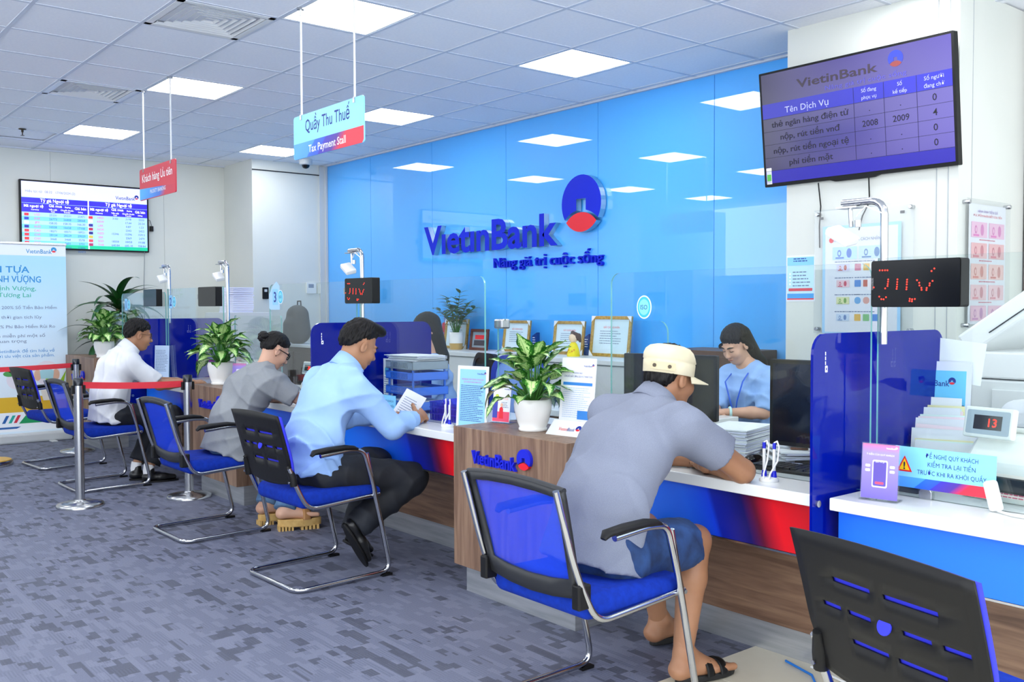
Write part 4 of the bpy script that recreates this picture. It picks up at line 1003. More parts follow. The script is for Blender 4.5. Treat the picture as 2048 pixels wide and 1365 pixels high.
def hand_sdf(w, d, n, thumb, curl=.5, spread=.10, res=.0034, k=1., tcurl=.3):
    """w wrist, d finger direction, n palm normal (towards the palm), thumb = side the thumb is on"""
    w = A3(w); d = N3(d); n = A3(n); n = N3(n - d * (n @ d)); s = np.cross(d, n); th = A3(thumb); s = s if s @ th > 0 else -s
    lo, hi = bbox([w, w + d * .2 * k, w + n * .07 * k, w + s * .07, w - s * .07, w + d * .1 + n * .09], .035); S = Sdf(lo, hi, res)
    S.cap(w - d * .05, w + d * .01, .027 * k, .024 * k, .01, side=s, sc=1.15)
    S.cap(w + d * .012 * k, w + d * .085 * k, .015 * k, .0135 * k, .02, side=s, sc=2.5)
    for q, (of, L) in enumerate(((.031, .070), (.0105, .079), (-.0105, .073), (-.030, .057))):
        b = w + (d * (.090 - .004 * abs(q - 1.2)) + s * of) * k; dr = N3(d + s * spread * (of / .03)); a = b
        for j, (fr, r0, r1) in enumerate(((.44, .0098, .0088), (.31, .0088, .008), (.25, .008, .0066))):
            ang = curl * (.6, 1.1, .8)[j]; dr = N3(dr * math.cos(ang) + n * math.sin(ang)); e = a + dr * L * fr * k
            S.cap(a, e, r0 * k, r1 * k, .003); a = e
    b = w + (d * .028 + s * .026) * k; dr = N3(d * .62 + s * .72 + n * .25)
    for L, r0, r1 in ((.042, .0145, .0115), (.034, .0112, .0098), (.026, .0098, .0075)):
        e = b + dr * L * k; S.cap(b, e, r0 * k, r1 * k, .006); b = e; dr = N3(dr + d * tcurl + n * tcurl * .6)
    return S
def arm_to(S, sh, el, wr, r=(.05, .044, .04, .027), k=.015):
    S.cap(sh, el, r[0], r[1], k); el = A3(el); wr = A3(wr); m = el + (wr - el) * .3
    S.cap(el, m, r[1] * .98, r[2] * 1.02, k); S.cap(m, wr, r[2] * 1.02, r[3], k)
def leg_to(S, hip, kn, an, r=(.085, .056, .055, .036), k=.02):
    kn = A3(kn); an = A3(an); S.cap(hip, kn, r[0], r[1], k); m = kn + (an - kn) * .33
    S.cap(kn, m, r[1] * .95, r[2], k); S.cap(m, an, r[2], r[3], k)
def foot_sdf(an, heel, toe, res=.005, bare=True):
    an, heel, toe = A3(an), A3(heel), A3(toe); lo, hi = bbox([an, heel, toe], .07); S = Sdf(lo, hi, res); d = N3(toe - heel); s = np.cross(d, N3(an - heel + A3((0, 0, .02)))); s = N3(s)
    S.cap(an + A3((0, 0, .04)), an, .033, .033, .02); S.cap(an, heel + (an - heel) * .1, .031, .029, .025); m = heel + (toe - heel) * .62
    S.cap(an + (toe - an) * .1, m, .035, .026, .03, side=s, sc=1.2); S.cap(heel, m, .03, .024, .03, side=s, sc=1.35)
    for q in range(5):
        b = m + s * (.030 - .0155 * q); L = np.linalg.norm(toe - m) * (1.0, .98, .9, .78, .62)[q]; S.cap(b, b + d * L, .014 if q else .016, .010 if q else .014, .006)
    return S
def mirror_side(p): return p
def person_root(label, base, group=None): return thing('person', label, 'person', (0, 0, 0), 0, group)
M_WSHIRT = noisy('white_shirt', 'DCDEE2', 'D4D7DC', 7, .8, bs=.25, bscale=9, bdist=.02)
M_BSHIRT = noisy('light_blue_shirt', '98BCEE', '90B5E8', 7, .8, bs=.3, bscale=9, bdist=.02)
M_GTEE = noisy('heather_grey_tee', '84888C', '8C9095', 420, .9, bs=.3, bscale=10, bdist=.02)
M_GPOLO = noisy('heather_grey_polo', '727889', '7B8192', 420, .9, bs=.3, bscale=8, bdist=.02)
M_DENIM = noisy('blue_denim', '122A50', '22457A', 14, .85, 5, bs=.4, bscale=160)
M_JEANS = noisy('washed_jeans', '4A6C92', '6A8CB0', 9, .85, bs=.3, bscale=120)
M_TROUS = noisy('black_trousers', '0E1118', '151A24', 8, .75, bs=.3, bscale=10, bdist=.02)
M_SHOE = mat('black_leather', '121213', .35)
def belt_line(S, c, r): pass
def tube_obj(name, pts, r, m, parent, n=8, closed=False, rs=None, flat=1.): return MB().tube([tuple(p) for p in pts], r, n, closed=closed, rs=rs, flat=flat).build(name, m, parent)
def glasses(h, parent, m, rim=.0022, w=.021, hh=.016):
    g = []
    for q in (-1, 1):
        c = [h.p(q * .033 + w * math.cos(a * PI / 8) * (1 + .0), .101 - .006 * abs(math.cos(a * PI / 8)), .0 + hh * math.sin(a * PI / 8)) for a in range(16)]
        o = MB().tube([tuple(p) for p in c], rim, 6, closed=True)
        o.tube([tuple(h.p(q * .054, .096, .006)), tuple(h.p(q * .074, .06, .008)), tuple(h.p(q * .079, 0, .006)), tuple(h.p(q * .078, -.02, -.008))], rim * .9, 6)
        if q == 1: o.tube([tuple(h.p(-.012, .102, .004)), tuple(h.p(0, .106, .007)), tuple(h.p(.012, .102, .004))], rim, 6)
        f = o.build('spectacle_frame', m, parent); g.append(f)
        MB().add([tuple(p) for p in c], [tuple(range(16))]).build('lens', M_ACRYL, f)
def brow_mesh(h, parent):
    for q in (-1, 1): tube_obj('eyebrow', [h.p(q * .013, .0955, .019), h.p(q * .032, .0935, .025), h.p(q * .05, .080, .021)], .003, M_HAIR, parent, rs=[.0035, .004, .002])
    for q in (-1, 1): tube_obj('eyelash', [h.p(q * .018, .0905, -.004), h.p(q * .032, .0945, -.006), h.p(q * .046, .0855, -.003)], .0016, M_HAIR, parent, 6)
def lips(h, parent): tube_obj('lips', [h.p(-.02, .0945, -.065), h.p(-.008, .1015, -.0635), h.p(0, .1005, -.0645), h.p(.008, .1015, -.0635), h.p(.02, .0945, -.065)], .003, mat('lip', 'A8604E', .4), parent, 6, rs=[.001, .004, .004, .004, .001])
def torso_sdf(J, res, pad=0., hem=.10, sleeve=None, fold=.004, waves=5, seed=1, collar=None, bulk=1., flare=0., hipw=1.52):
    """garment for the trunk: pelvis -> belly -> chest -> neck, sleeves along the arms"""
    pe, be, ch, nk = (A3(J[k]) for k in ('pelvis', 'belly', 'chest', 'neck')); sl, sr = A3(J['shL']), A3(J['shR']); side = N3(sr - sl)
    pts = [pe, be, ch, nk, sl, sr, J['elL'], J['elR']] + ([J['wrL'], J['wrR']] if sleeve and sleeve > 1 else [])
    lo, hi = bbox(pts, .2); S = Sdf(lo, hi, res)
    dn = N3(pe - be)
    S.cap(pe + dn * hem, be, (.125 + flare) * bulk, .118 * bulk, .03, side=side, sc=hipw, flat0=True)
    S.cap(be, ch, .118 * bulk, .122 * bulk, .05, side=side, sc=1.35)
    S.cap(ch, ch + (nk - ch) * .45, .12 * bulk, .085 * bulk, .05, side=side, sc=1.45)
    for a in (sl, sr): S.cap(a, nk + (a - nk) * .30, .066 * bulk, .062, .05)
    for a, e, w in ((sl, A3(J['elL']), A3(J['wrL'])), (sr, A3(J['elR']), A3(J['wrR']))):
        if sleeve <= 1:
            S.cap(a, a + (e - a) * sleeve, .068 * bulk, (.066 if sleeve < .9 else .06) * bulk, .04, flat1=True)
        else:
            S.cap(a, e, .066 * bulk, .056 * bulk, .04); S.cap(e, e + (w - e) * (sleeve - 1), .055 * bulk, .042, .02, flat1=True)
    if fold: S.folds(fold, waves, seed)
    if collar:
        f = A3(collar[0]); up = N3(A3(J['head']) - nk); S.cap(nk - up * .04, nk + up * .012, collar[2] + .012, collar[2], .03, flat1=True)
    return S
def collar_mesh(J, m, parent, r=.068, hgt=.05, fwd=(0, 1, 0), fold=True, slope=.35):
    """folded shirt collar standing round the neck, lower at the throat"""
    nk = A3(J['neck']); up = N3(A3(J['head']) - nk); f = A3(fwd); f = N3(f - up * (f @ up)); s = np.cross(f, up); n = 32
    prof = [(r - .004, -.02), (r - .006, hgt - .004), (r - .001, hgt), (r + .004, hgt - .002), (r + .013, hgt * .45), (r + .019, hgt * .05), (r + .015, hgt * .02), (r + .006, hgt * .3)] if fold else [(r - .004, -.014), (r - .005, .010), (r, .014), (r + .005, .008), (r + .006, -.01)]
    vs = []; fs = []
    for (rr, z) in prof:
        for k in range(n):
            a = 2 * PI * k / n; d = s * math.sin(a) + f * math.cos(a); vs.append(tuple(nk + d * rr + up * (z - slope * .5 * hgt * (1 + math.cos(a))) + f * .006))
    for i in range(len(prof) - 1):
        for k in range(n): fs.append((i * n + k, i * n + (k + 1) % n, (i + 1) * n + (k + 1) % n, (i + 1) * n + k))
    return MB().add(vs, fs, 0, True).build('collar', m, parent)
def body_skin(J, h, m, parent, res=.009, hands=(), feet=(), rn=.055, arms=True, legs=True, armr=(.05, .044, .04, .027), legr=(.085, .056, .055, .036), hres=.0045):
    pe, be, ch, nk = (A3(J[k]) for k in ('pelvis', 'belly', 'chest', 'neck')); sl, sr = A3(J['shL']), A3(J['shR']); side = N3(sr - sl)
    ks = [k for k in ('pelvis', 'chest', 'neck', 'shL', 'shR', 'elL', 'elR', 'wrL', 'wrR', 'hipL', 'hipR', 'knL', 'knR', 'anL', 'anR') if k in J]
    lo, hi = bbox([J[k] for k in ks], .13); S = Sdf(lo, hi, res)
    S.cap(pe, be, .095, .088, .03, side=side, sc=1.3); S.cap(be, ch, .088, .092, .04, side=side, sc=1.35); S.cap(ch, nk, .085, .05, .04, side=side, sc=1.3)
    for a in (sl, sr): S.cap(a, nk, .045, .045, .04)
    S.cap(nk - N3(A3(J['head']) - nk) * .02, nk + (A3(J['head']) - nk) * .35, rn * 1.1, rn, .03)
    if arms:
        for q in 'LR': arm_to(S, J['sh' + q], J['el' + q], J['wr' + q], armr)
    if legs:
        for q in 'LR':
            S.cap(pe, J['hip' + q], .09, .085, .03); leg_to(S, J['hip' + q], J['kn' + q], J['an' + q], legr)
    return sdf_obj('body', [S, head_sdf(h, nk, rn, hres)] + list(hands) + list(feet), m, parent)
def legs_cloth(J, res, upto=1., r=(.10, .072, .062, .058), hemgrow=0., waist=.1, fold=.004, waves=4, seed=3):
    pe, be = A3(J['pelvis']), A3(J['belly']); side = N3(A3(J['hipR']) - A3(J['hipL'])); pts = [pe, be] + [J[k + q] for k in ('hip', 'kn') for q in 'LR'] + ([J['an' + q] for q in 'LR'] if upto > 1 else [])
    lo, hi = bbox(pts, .17); S = Sdf(lo, hi, res)
    S.cap(pe, pe + (be - pe) * (waist / np.linalg.norm(be - pe)), .112, .102, .03, side=side, sc=1.28, flat1=True)
    for q in 'LR':
        hp, kn, an = A3(J['hip' + q]), A3(J['kn' + q]), A3(J['an' + q]); S.cap(pe, hp, .092, r[0] - .012, .03)
        if upto <= 1: S.cap(hp, hp + (kn - hp) * upto, r[0], r[1] + hemgrow, .03, flat1=True)
        else:
            S.cap(hp, kn, r[0] - .012, r[1], .03); S.cap(kn, kn + (an - kn) * (upto - 1), r[1], r[3], .03, flat1=True)
    if fold: S.folds(fold, waves, seed)
    return S
# ---------------------------------------------------------------- man in the cap (grey polo, denim shorts)
def rings(h, rr, n=28):
    vs = []; fs = []
    for z, rx, ry, oy in rr:
        for k in range(n):
            a = 2 * PI * k / n; vs.append(tuple(h.p(rx * math.sin(a), oy + ry * math.cos(a), z)))
    for i in range(len(rr) - 1):
        for k in range(n): fs.append((i * n + k, i * n + (k + 1) % n, (i + 1) * n + (k + 1) % n, (i + 1) * n + k))
    fs.append(tuple(range((len(rr) - 1) * n, len(rr) * n)))
    return MB().add(vs, fs, 0, True)
P = person_root('seated man in cream cap, grey polo and denim shorts leaning on the counter', None)
J = dict(pelvis=(-2.42, 2.34, .56), belly=(-2.42, 2.385, .72), chest=(-2.42, 2.51, .90), neck=(-2.41, 2.64, 1.035), head=(-2.40, 2.725, 1.14),
         shL=(-2.60, 2.60, .99), shR=(-2.235, 2.61, .975), elL=(-2.70, 2.86, .805), elR=(-2.165, 2.855, .80), wrL=(-2.47, 2.965, .79), wrR=(-2.385, 2.905, .79),
         hipL=(-2.53, 2.37, .545), hipR=(-2.31, 2.37, .545), knL=(-2.60, 2.80, .525), knR=(-2.33, 2.79, .525), anL=(-2.655, 2.945, .115), anR=(-2.325, 2.715, .115))
h = Head(J['head'], (.06, .97, -.17), (0, .15, 1), .97)
body_skin(J, h, M_SKIN, P, .0075, [hand_sdf(J['wrR'], (-.75, .6, -.05), (0, 0, -1), (0, 1, 0), .28), hand_sdf(J['wrL'], (.8, .25, .0), (0, 0, -1), (0, 1, 0), .3)],
          [foot_sdf(J['anR'], (-2.325, 2.69, .055), (-2.275, 2.92, .04)), foot_sdf(J['anL'], (-2.66, 2.92, .055), (-2.66, 3.15, .04))], .056, legr=(.08, .058, .056, .037))
S = torso_sdf(J, .0075, hem=.06, hipw=1.46, sleeve=.62, fold=.0035, waves=6, seed=4, collar=((0, 1, 0), .035, .073), bulk=1.04, flare=.012)
sdf_obj('polo_shirt', [S], M_GPOLO, P); collar_mesh(J, M_GPOLO, P, .074, .065)
sdf_obj('denim_shorts', [legs_cloth(J, .0075, .82, (.105, .088, 0, 0), .006, .10, .004, 6, 9)], M_DENIM, P)
sdf_obj('hair', [hair_sdf(h, .005, ((.085, .05), (-.02, .005), (-.075, -.055)), .008)], M_HAIR, P)
M_CAP = noisy('cream_canvas', 'CFC4A4', 'D8CEB2', 12, .85, bs=.3, bscale=14, bdist=.01)
c = rings(h, [(.006, .085, .105, -.01), (.008, .088, .108, -.01), (.052, .090, .110, -.012), (.056, .088, .108, -.012), (.06, .092, .112, -.012), (.080, .090, .108, -.016), (.098, .083, .100, -.018), (.111, .070, .085, -.018), (.118, .050, .062, -.016), (.121, .02, .025, -.014)]).build('cap', M_CAP, P)
vs = []; nb = 12
for k in range(nb + 1):
    a = math.radians(-68 + 136 * k / nb); e = math.cos(a * 1.25)
    for t_, zz in ((0, 0), (.5, 0), (1, 0)):
        rr = 1 + t_ * .80 * max(e, .05); vs.append(tuple(h.p(.086 * rr * math.sin(a), -.01 + .106 * (1 + t_ * .80 * max(e, .05)) * math.cos(a), .016 - .022 * t_ - .012 * math.sin(a) ** 2)))
vs2 = [tuple(A3(v) - h.u * .004) for v in vs]; fs = []; q = len(vs)
for k in range(nb):
    for j in range(2):
        a = k * 3 + j; fs += [(a, a + 1, a + 4, a + 3), (q + a, q + a + 3, q + a + 4, q + a + 1)]
    a = k * 3 + 2; fs.append((a, q + a, q + a + 3, a + 3))
MB().add(vs + vs2, fs, 0, True).build('cap_brim', M_CAP, c)
for ang in (128, 160):
    a = math.radians(ang); ctr = h.p(.0947 * math.sin(a), -.012 + .1152 * math.cos(a), .03); nn = h.r * math.sin(a) + h.f * math.cos(a)
    MB().lathe([(.007, 0), (.007, .003)], 12, 0, (0, 0, 0), frame(ctr, np.cross(h.u, nn), h.u)).build('cap_eyelet', mat('bronze_snap', '4A4238', .4, .7), c)
vs = []
for ang in range(116, 176, 6):
    a = math.radians(ang)
    for zz in (.016, .044): vs.append(tuple(h.p(.0945 * math.sin(a), -.012 + .1150 * math.cos(a), zz)))
MB().add(vs, [(2 * k, 2 * k + 1, 2 * k + 3, 2 * k + 2) for k in range(len(vs) // 2 - 1)], 0, True).build('cap_tab', mat('cream_canvas_tab', 'C6BA98', .85), c)
for q, (hl, te) in enumerate((((-2.325, 2.675), (-2.272, 2.945)), ((-2.66, 2.905), (-2.66, 3.175)))):
    a, b = A3((*hl, .0)), A3((*te, .0)); d = N3(b - a); s = np.cross(d, (0, 0, 1)); F = frame((a + b) / 2, d, np.cross((0, 0, 1), d)); L = np.linalg.norm(b - a)
    out = [(L / 2 * math.cos(t_), (.042 + .006 * math.cos(t_)) * math.sin(t_) * (1 + .12 * abs(math.cos(t_)))) for t_ in [2 * PI * k / 24 for k in range(24)]]
    so = MB().prism(out, F, .008, .034).build('sandal_sole', mat('black_rubber', '151516', .7), P, bevel=.006)
    for f0 in (.47, .70):
        p0 = a + d * L * f0
        arch = [p0 + s * (.048 * math.cos(t_)) + A3((0, 0, .03 + (.062 - .035 * (f0 - .47) * 2) * math.sin(t_))) for t_ in [PI * k / 10 for k in range(11)]]
        MB().tube([tuple(p) for p in arch], .022, 6, flat=.16).build('sandal_strap', M_BLACK, so)
        bm_ = 0
w = A3(J['wrR']) + (A3(J['elR']) - A3(J['wrR'])) * .12; ax = N3(A3(J['elR']) - A3(J['wrR'])); u1 = N3(np.cross(ax, (0, 0, 1))); u2 = np.cross(ax, u1)
tube_obj('bracelet', [w + (u1 * math.cos(2 * PI * k / 20) + u2 * math.sin(2 * PI * k / 20)) * .032 for k in range(20)], .0055, mat('dark_beads', '2A1A14', .3), P, closed=True)

# ---------------------------------------------------------------- man in the light blue shirt
P = person_root('seated man in light blue long-sleeved shirt reading a paper', None)
J = dict(pelvis=(-4.53, 2.35, .57), belly=(-4.53, 2.365, .73), chest=(-4.53, 2.45, .92), neck=(-4.53, 2.54, 1.065), head=(-4.53, 2.635, 1.20),
         shL=(-4.715, 2.49, .985), shR=(-4.345, 2.50, .975), elL=(-4.79, 2.70, .785), elR=(-4.30, 2.705, .765), wrL=(-4.66, 2.87, .795), wrR=(-4.385, 2.905, .80),
         hipL=(-4.64, 2.38, .55), hipR=(-4.42, 2.38, .55), knL=(-4.68, 2.83, .52), knR=(-4.36, 2.855, .475), anL=(-4.66, 2.66, .14), anR=(-4.41, 2.52, .24))
h = Head(J['head'], (.03, .90, -.42), (0, .4, 1), 1.02)
body_skin(J, h, M_SKIN, P, .009, [hand_sdf(J['wrR'], (-.42, .9, .12), (-.7, -.35, -.6), (-.3, .2, 1), .95, .04), hand_sdf(J['wrL'], (.35, .85, 0), (.3, 0, -1), (1, 0, .3), .4)], (), .057, legr=(.08, .055, .05, .035))
sdf_obj('dress_shirt', [torso_sdf(J, .0075, hem=.012, sleeve=1.93, fold=.0055, waves=7, seed=11, collar=((0, 1, 0), .055, .073), bulk=1.03)], M_BSHIRT, P); collar_mesh(J, M_BSHIRT, P, .074, .085)
sdf_obj('trousers', [legs_cloth(J, .009, 1.95, (.105, .082, .07, .07), 0, .05, .004, 6, 2)], M_TROUS, P)
hs = hair_sdf(h, .0045, ((.088, .078), (-.01, .03), (-.075, -.035)), .013, .004, 3)
hs.ell(h.p(0, .075, .112), h.R(.055, .045, .026), h.A, .02); hs.ell(h.p(0, .015, .118), h.R(.066, .085, .026), h.A, .03)
sdf_obj('hair', [hs], M_HAIR, P); brow_mesh(h, P)
def shoe(heel, toe, up, parent, m=M_SHOE, w=.042):
    heel, toe = A3(heel), A3(toe); d = N3(toe - heel); up = A3(up); up = N3(up - d * (up @ d)); s = np.cross(d, up); lo, hi = bbox([heel, toe, heel + up * .1], .07); S = Sdf(lo, hi, .005); L = np.linalg.norm(toe - heel)
    S.cap(heel + d * .03 + up * .03, heel + d * L * .6 + up * .026, .034, .030, .02, side=s, sc=1.15); S.cap(heel + d * L * .5 + up * .026, toe - d * .03 + up * .02, .032, .020, .02, side=s, sc=1.4); S.cap(heel + d * .05 + up * .04, heel + d * .06 + up * .085, .036, .034, .02)
    S.plane(heel - up * .0, -up, .002); o = sdf_obj('shoe', [S], m, parent)
    F = frame((heel + toe) / 2 - up * .006, d, s * -1 if False else np.cross(up, d)); out = [((L / 2 + .006) * math.cos(t_), (w + .003) * math.sin(t_) * (1 + .1 * math.cos(t_))) for t_ in [2 * PI * k / 24 for k in range(24)]]
    MB().prism(out, F, -.006, .008).build('shoe_sole', M_BLACK, o, bevel=.003)
shoe((-4.41, 2.47, .275), (-4.40, 2.60, .035), (0, .85, .45), P); shoe((-4.66, 2.61, .12), (-4.65, 2.78, .012), (0, .45, .9), P)

# ---------------------------------------------------------------- woman in grey
P = person_root('seated woman in grey tee with hair bun and dark glasses, writing', None)
J = dict(pelvis=(-5.86, 2.44, .555), belly=(-5.86, 2.485, .71), chest=(-5.85, 2.585, .87), neck=(-5.84, 2.685, .995), head=(-5.83, 2.765, 1.125),
         shL=(-5.99, 2.65, .94), shR=(-5.69, 2.655, .93), elL=(-6.07, 2.85, .80), elR=(-5.585, 2.85, .80), wrL=(-5.90, 2.985, .795), wrR=(-5.70, 2.99, .795),
         hipL=(-5.95, 2.47, .54), hipR=(-5.77, 2.47, .54), knL=(-5.93, 2.87, .53), knR=(-5.68, 2.87, .53), anL=(-5.80, 2.68, .155), anR=(-5.575, 2.71, .155))
h = Head(J['head'], (.06, .84, -.52), (0, .5, 1), .95)
body_skin(J, h, M_SKIN2, P, .009, [hand_sdf(J['wrR'], (-.5, .75, -.05), (-.3, 0, -1), (-.2, .6, 0), .5, k=.9), hand_sdf(J['wrL'], (.6, .6, -.05), (0, 0, -1), (0, 1, 0), .4, k=.9)],
          [foot_sdf(J['anR'], (-5.575, 2.675, .105), (-5.50, 2.885, .085)), foot_sdf(J['anL'], (-5.80, 2.645, .105), (-5.78, 2.86, .085))], .047, armr=(.045, .04, .037, .024), legr=(.08, .055, .05, .034))
sdf_obj('tee_shirt', [torso_sdf(J, .008, hem=.075, sleeve=.72, fold=.005, waves=7, seed=21, bulk=.97, flare=.012, collar=((0, 1, 0), .012, .066))], M_GTEE, P); collar_mesh(J, M_GTEE, P, .062, .02, fold=False)
sdf_obj('jeans', [legs_cloth(J, .009, 2.04, (.098, .075, .062, .062), 0, .08, .004, 5, 5)], M_JEANS, P)
hs = hair_sdf(h, .0045, ((.08, .06), (-.01, .01), (-.06, -.03)), .010, .002, 1)
hs2 = Sdf(*bbox([h.p(0, -.115, .045)], .08), .004); hs2.ell(h.p(0, -.118, .04), h.R(.042, .035, .038), h.A, .01); hs2.cap(h.p(0, -.08, .035), h.p(0, -.11, .04), .028, .024, .02)
hs2.D = (hs2.D - .004 * np.sin(np.meshgrid(*hs2.ax, indexing='ij')[0] * 180) * np.sin(np.meshgrid(*hs2.ax, indexing='ij')[2] * 210)).astype(np.float32)
sdf_obj('hair', [hs], M_HAIR, P); sdf_obj('hair_bun', [hs2], M_HAIR, P); glasses(h, P, M_BLACK, .0032, .023, .018); brow_mesh(h, P); lips(h, P)
for q in (-1, 1): MB().lathe([(.003, -.003), (.003, .003)], 8, 0, tuple(h.p(q * .083, -.004, -.045))).build('earring', M_BLACK, P)
M_CORK = noisy('tan_platform', 'C9A566', 'BD9858', 30, .8, bs=.2)
for (hx, hy), (tx, ty) in (((-5.58, 2.65), (-5.49, 2.91)), ((-5.80, 2.62), (-5.775, 2.88))):
    a, b = A3((hx, hy, 0)), A3((tx, ty, 0)); d = N3(b - a); F = frame((a + b) / 2, d, np.cross((0, 0, 1), d)); L = np.linalg.norm(b - a)
    out = [(L / 2 * math.cos(t_), .043 * math.sin(t_) * (1.15 - .15 * abs(math.cos(t_)))) for t_ in [2 * PI * k / 26 for k in range(26)]]
    so = MB().prism(out, F, .022, .07).build('platform_sole', M_CORK, P, bevel=.006)
    for x0, x1 in ((-.49, -.12), (.02, .46)):
        n = 5
        for k in range(n):
            u = (x0 + (x1 - x0) * k / n) * L; u2 = u + (x1 - x0) / n * L * .62; MB().box((u, -.04, .0), (u2, .04, .03), 0, F).build('tread_block', M_CORK, so)
    p0 = a + d * L * .66; s = np.cross(d, (0, 0, 1)); MB().tube([tuple(p0 + s * (.047 * math.cos(t_)) + A3((0, 0, .065 + .058 * math.sin(t_)))) for t_ in [PI * k / 10 for k in range(11)]], .03, 6, flat=.14).build('sandal_strap', mat('tan_leather', 'A9794A', .6), so)

# ---------------------------------------------------------------- man in white
P = person_root('seated man in white short-sleeved shirt and spectacles in profile', None)
J = dict(pelvis=(-7.94, 2.335, .57), belly=(-7.94, 2.345, .73), chest=(-7.94, 2.41, .92), neck=(-7.94, 2.485, 1.06), head=(-7.93, 2.575, 1.19),
         shL=(-8.12, 2.45, .98), shR=(-7.76, 2.455, .97), elL=(-8.18, 2.66, .79), elR=(-7.71, 2.665, .79), wrL=(-8.0, 2.91, .795), wrR=(-7.67, 2.905, .80),
         hipL=(-8.05, 2.36, .55), hipR=(-7.83, 2.36, .55), knL=(-8.06, 2.79, .52), knR=(-7.80, 2.79, .52), anL=(-8.0, 2.56, .11), anR=(-7.82, 2.60, .11))
h = Head(J['head'], (.10, .97, -.20), (0, .15, 1), 1.0)
body_skin(J, h, M_SKIN, P, .01, [hand_sdf(J['wrR'], (-.1, 1, 0), (-.3, 0, -1), (-1, .2, 0), .45), hand_sdf(J['wrL'], (.4, .9, 0), (0, 0, -1), (1, .2, 0), .4)], (), .057)
sdf_obj('short_sleeved_shirt', [torso_sdf(J, .009, hem=.055, sleeve=.85, fold=.0045, waves=6, seed=31, collar=((0, 1, 0), .055, .073), bulk=1.06)], M_WSHIRT, P); collar_mesh(J, M_WSHIRT, P, .074, .08)
sdf_obj('trousers', [legs_cloth(J, .01, 1.88, (.105, .08, .07, .066), 0, .05, .004, 5, 7)], M_TROUS, P)
sdf_obj('hair', [hair_sdf(h, .0045, ((.085, .06), (-.015, .015), (-.075, -.04)), .013, .005, 6)], M_HAIR, P); glasses(h, P, mat('wire_rim', '4A3A34', .3, .6), .0016); brow_mesh(h, P); lips(h, P)
for an, hl, to in ((J['anR'], (-7.825, 2.555, .012), (-7.765, 2.82, .012)), (J['anL'], (-8.0, 2.51, .012), (-7.94, 2.77, .012))):
    an = A3(an); tube_obj('sock', [an - A3((0, 0, .06)), an - A3((0, 0, .02)), an + A3((0, .01, .035))], .04, mat('white_sock', 'E8E8EA', .9), P, 14, rs=[.037, .041, .042]); shoe(hl, to, (0, 0, 1), P)

# ---------------------------------------------------------------- bank staff
def staff(label, o, hd, f, m_skin, shirt, hairkind, seed, sleeve=.9, elR=(.14, .22, -.2), wrR=(.0, .36, -.2), elL=(-.2, .16, -.2), wrL=(-.05, .36, -.2), lean=.08, k=.95):
    """o = point on floor under the pelvis, f = facing (xy)"""
    P = person_root(label, None); f = N3((f[0], f[1], 0)); r = np.cross(f, (0, 0, 1)); o = A3((*o, 0))
    q = lambda x, y, z: o + r * x + f * y + A3((0, 0, z)); ch = .91
    J = dict(pelvis=q(0, 0, .56), belly=q(0, .01, .72), chest=q(0, lean * .6, .89), neck=q(0, lean, 1.03), head=A3(hd), shL=q(-.165, lean * .8, .965), shR=q(.165, lean * .8, .965), hipL=q(-.09, .03, .54), hipR=q(.09, .03, .54), knL=q(-.1, .42, .52), knR=q(.1, .42, .52), anL=q(-.1, .38, .1), anR=q(.1, .38, .1))
    for s, e, w in (('L', elL, wrL), ('R', elR, wrR)): J['el' + s] = q(*e[:2], .97 + e[2]); J['wr' + s] = q(*w[:2], .97 + w[2])
    h = Head(J['head'], f * .86 + A3((0, 0, -.5)), (f[0] * .5, f[1] * .5, 1), k)
    hands = [hand_sdf(J['wrR'], J['wrR'] - J['elR'] + f * .05, (0, 0, -1), -r, .45, k=.9, res=.004), hand_sdf(J['wrL'], J['wrL'] - J['elL'] + f * .05, (0, 0, -1), r, .45, k=.9, res=.004)]
    body_skin(J, h, m_skin, P, .011, hands, (), .048, armr=(.043, .038, .036, .024), hres=.005)
    sdf_obj('shirt', [torso_sdf(J, .01, hem=.06, sleeve=sleeve, fold=.005, waves=5, seed=seed, bulk=.94, collar=(f, .04, .066))], shirt, P); collar_mesh(J, shirt, P, .062, .045, f, slope=.9)
    sdf_obj('trousers', [legs_cloth(J, .012, 1.9, (.1, .075, .06, .06), 0, .1, 0)], M_TROUS, P)
    hs = hair_sdf(h, .005, ((.082, .05), (.0, .0), (-.07, -.09)), .012, .002, seed)
    if hairkind == 'long':
        b = Sdf(*bbox([h.p(0, -.07, 0), h.p(0, -.12, -.1), A3(J['neck']) - f * .1 + A3((0, 0, -.15))], .14), .006); b.cap(h.p(0, -.05, .03), A3(J['neck']) - f * .085 + A3((0, 0, .02)), .070, .052, .03, side=h.r, sc=1.15); b.cap(A3(J['neck']) - f * .085 + A3((0, 0, .02)), A3(J['neck']) - f * .10 + A3((0, 0, -.13)), .052, .04, .02, side=h.r, sc=1.4)
        for s in (-1, 1): b.cap(h.p(s * .066, .01, .05), h.p(s * .078, -.035, -.05), .018, .012, .02)
        b.cap(h.p(-.04, .078, .075), h.p(.05, .085, .03), .02, .016, .02)
        sdf_obj('hair', [hs, b], M_HAIR, P)
    else: sdf_obj('hair', [hs], M_HAIR, P)
    brow_mesh(h, P); lips(h, P)
    return P, J, h, f, r
P, J, h, f, r = staff('staff woman with long dark hair, pale blue shirt and blue lanyard at back desk', (-3.64, 4.93), (-3.665, 4.76, 1.175), (-.08, -1), M_SKIN2, M_BSHIRT, 'long', 41, .95)
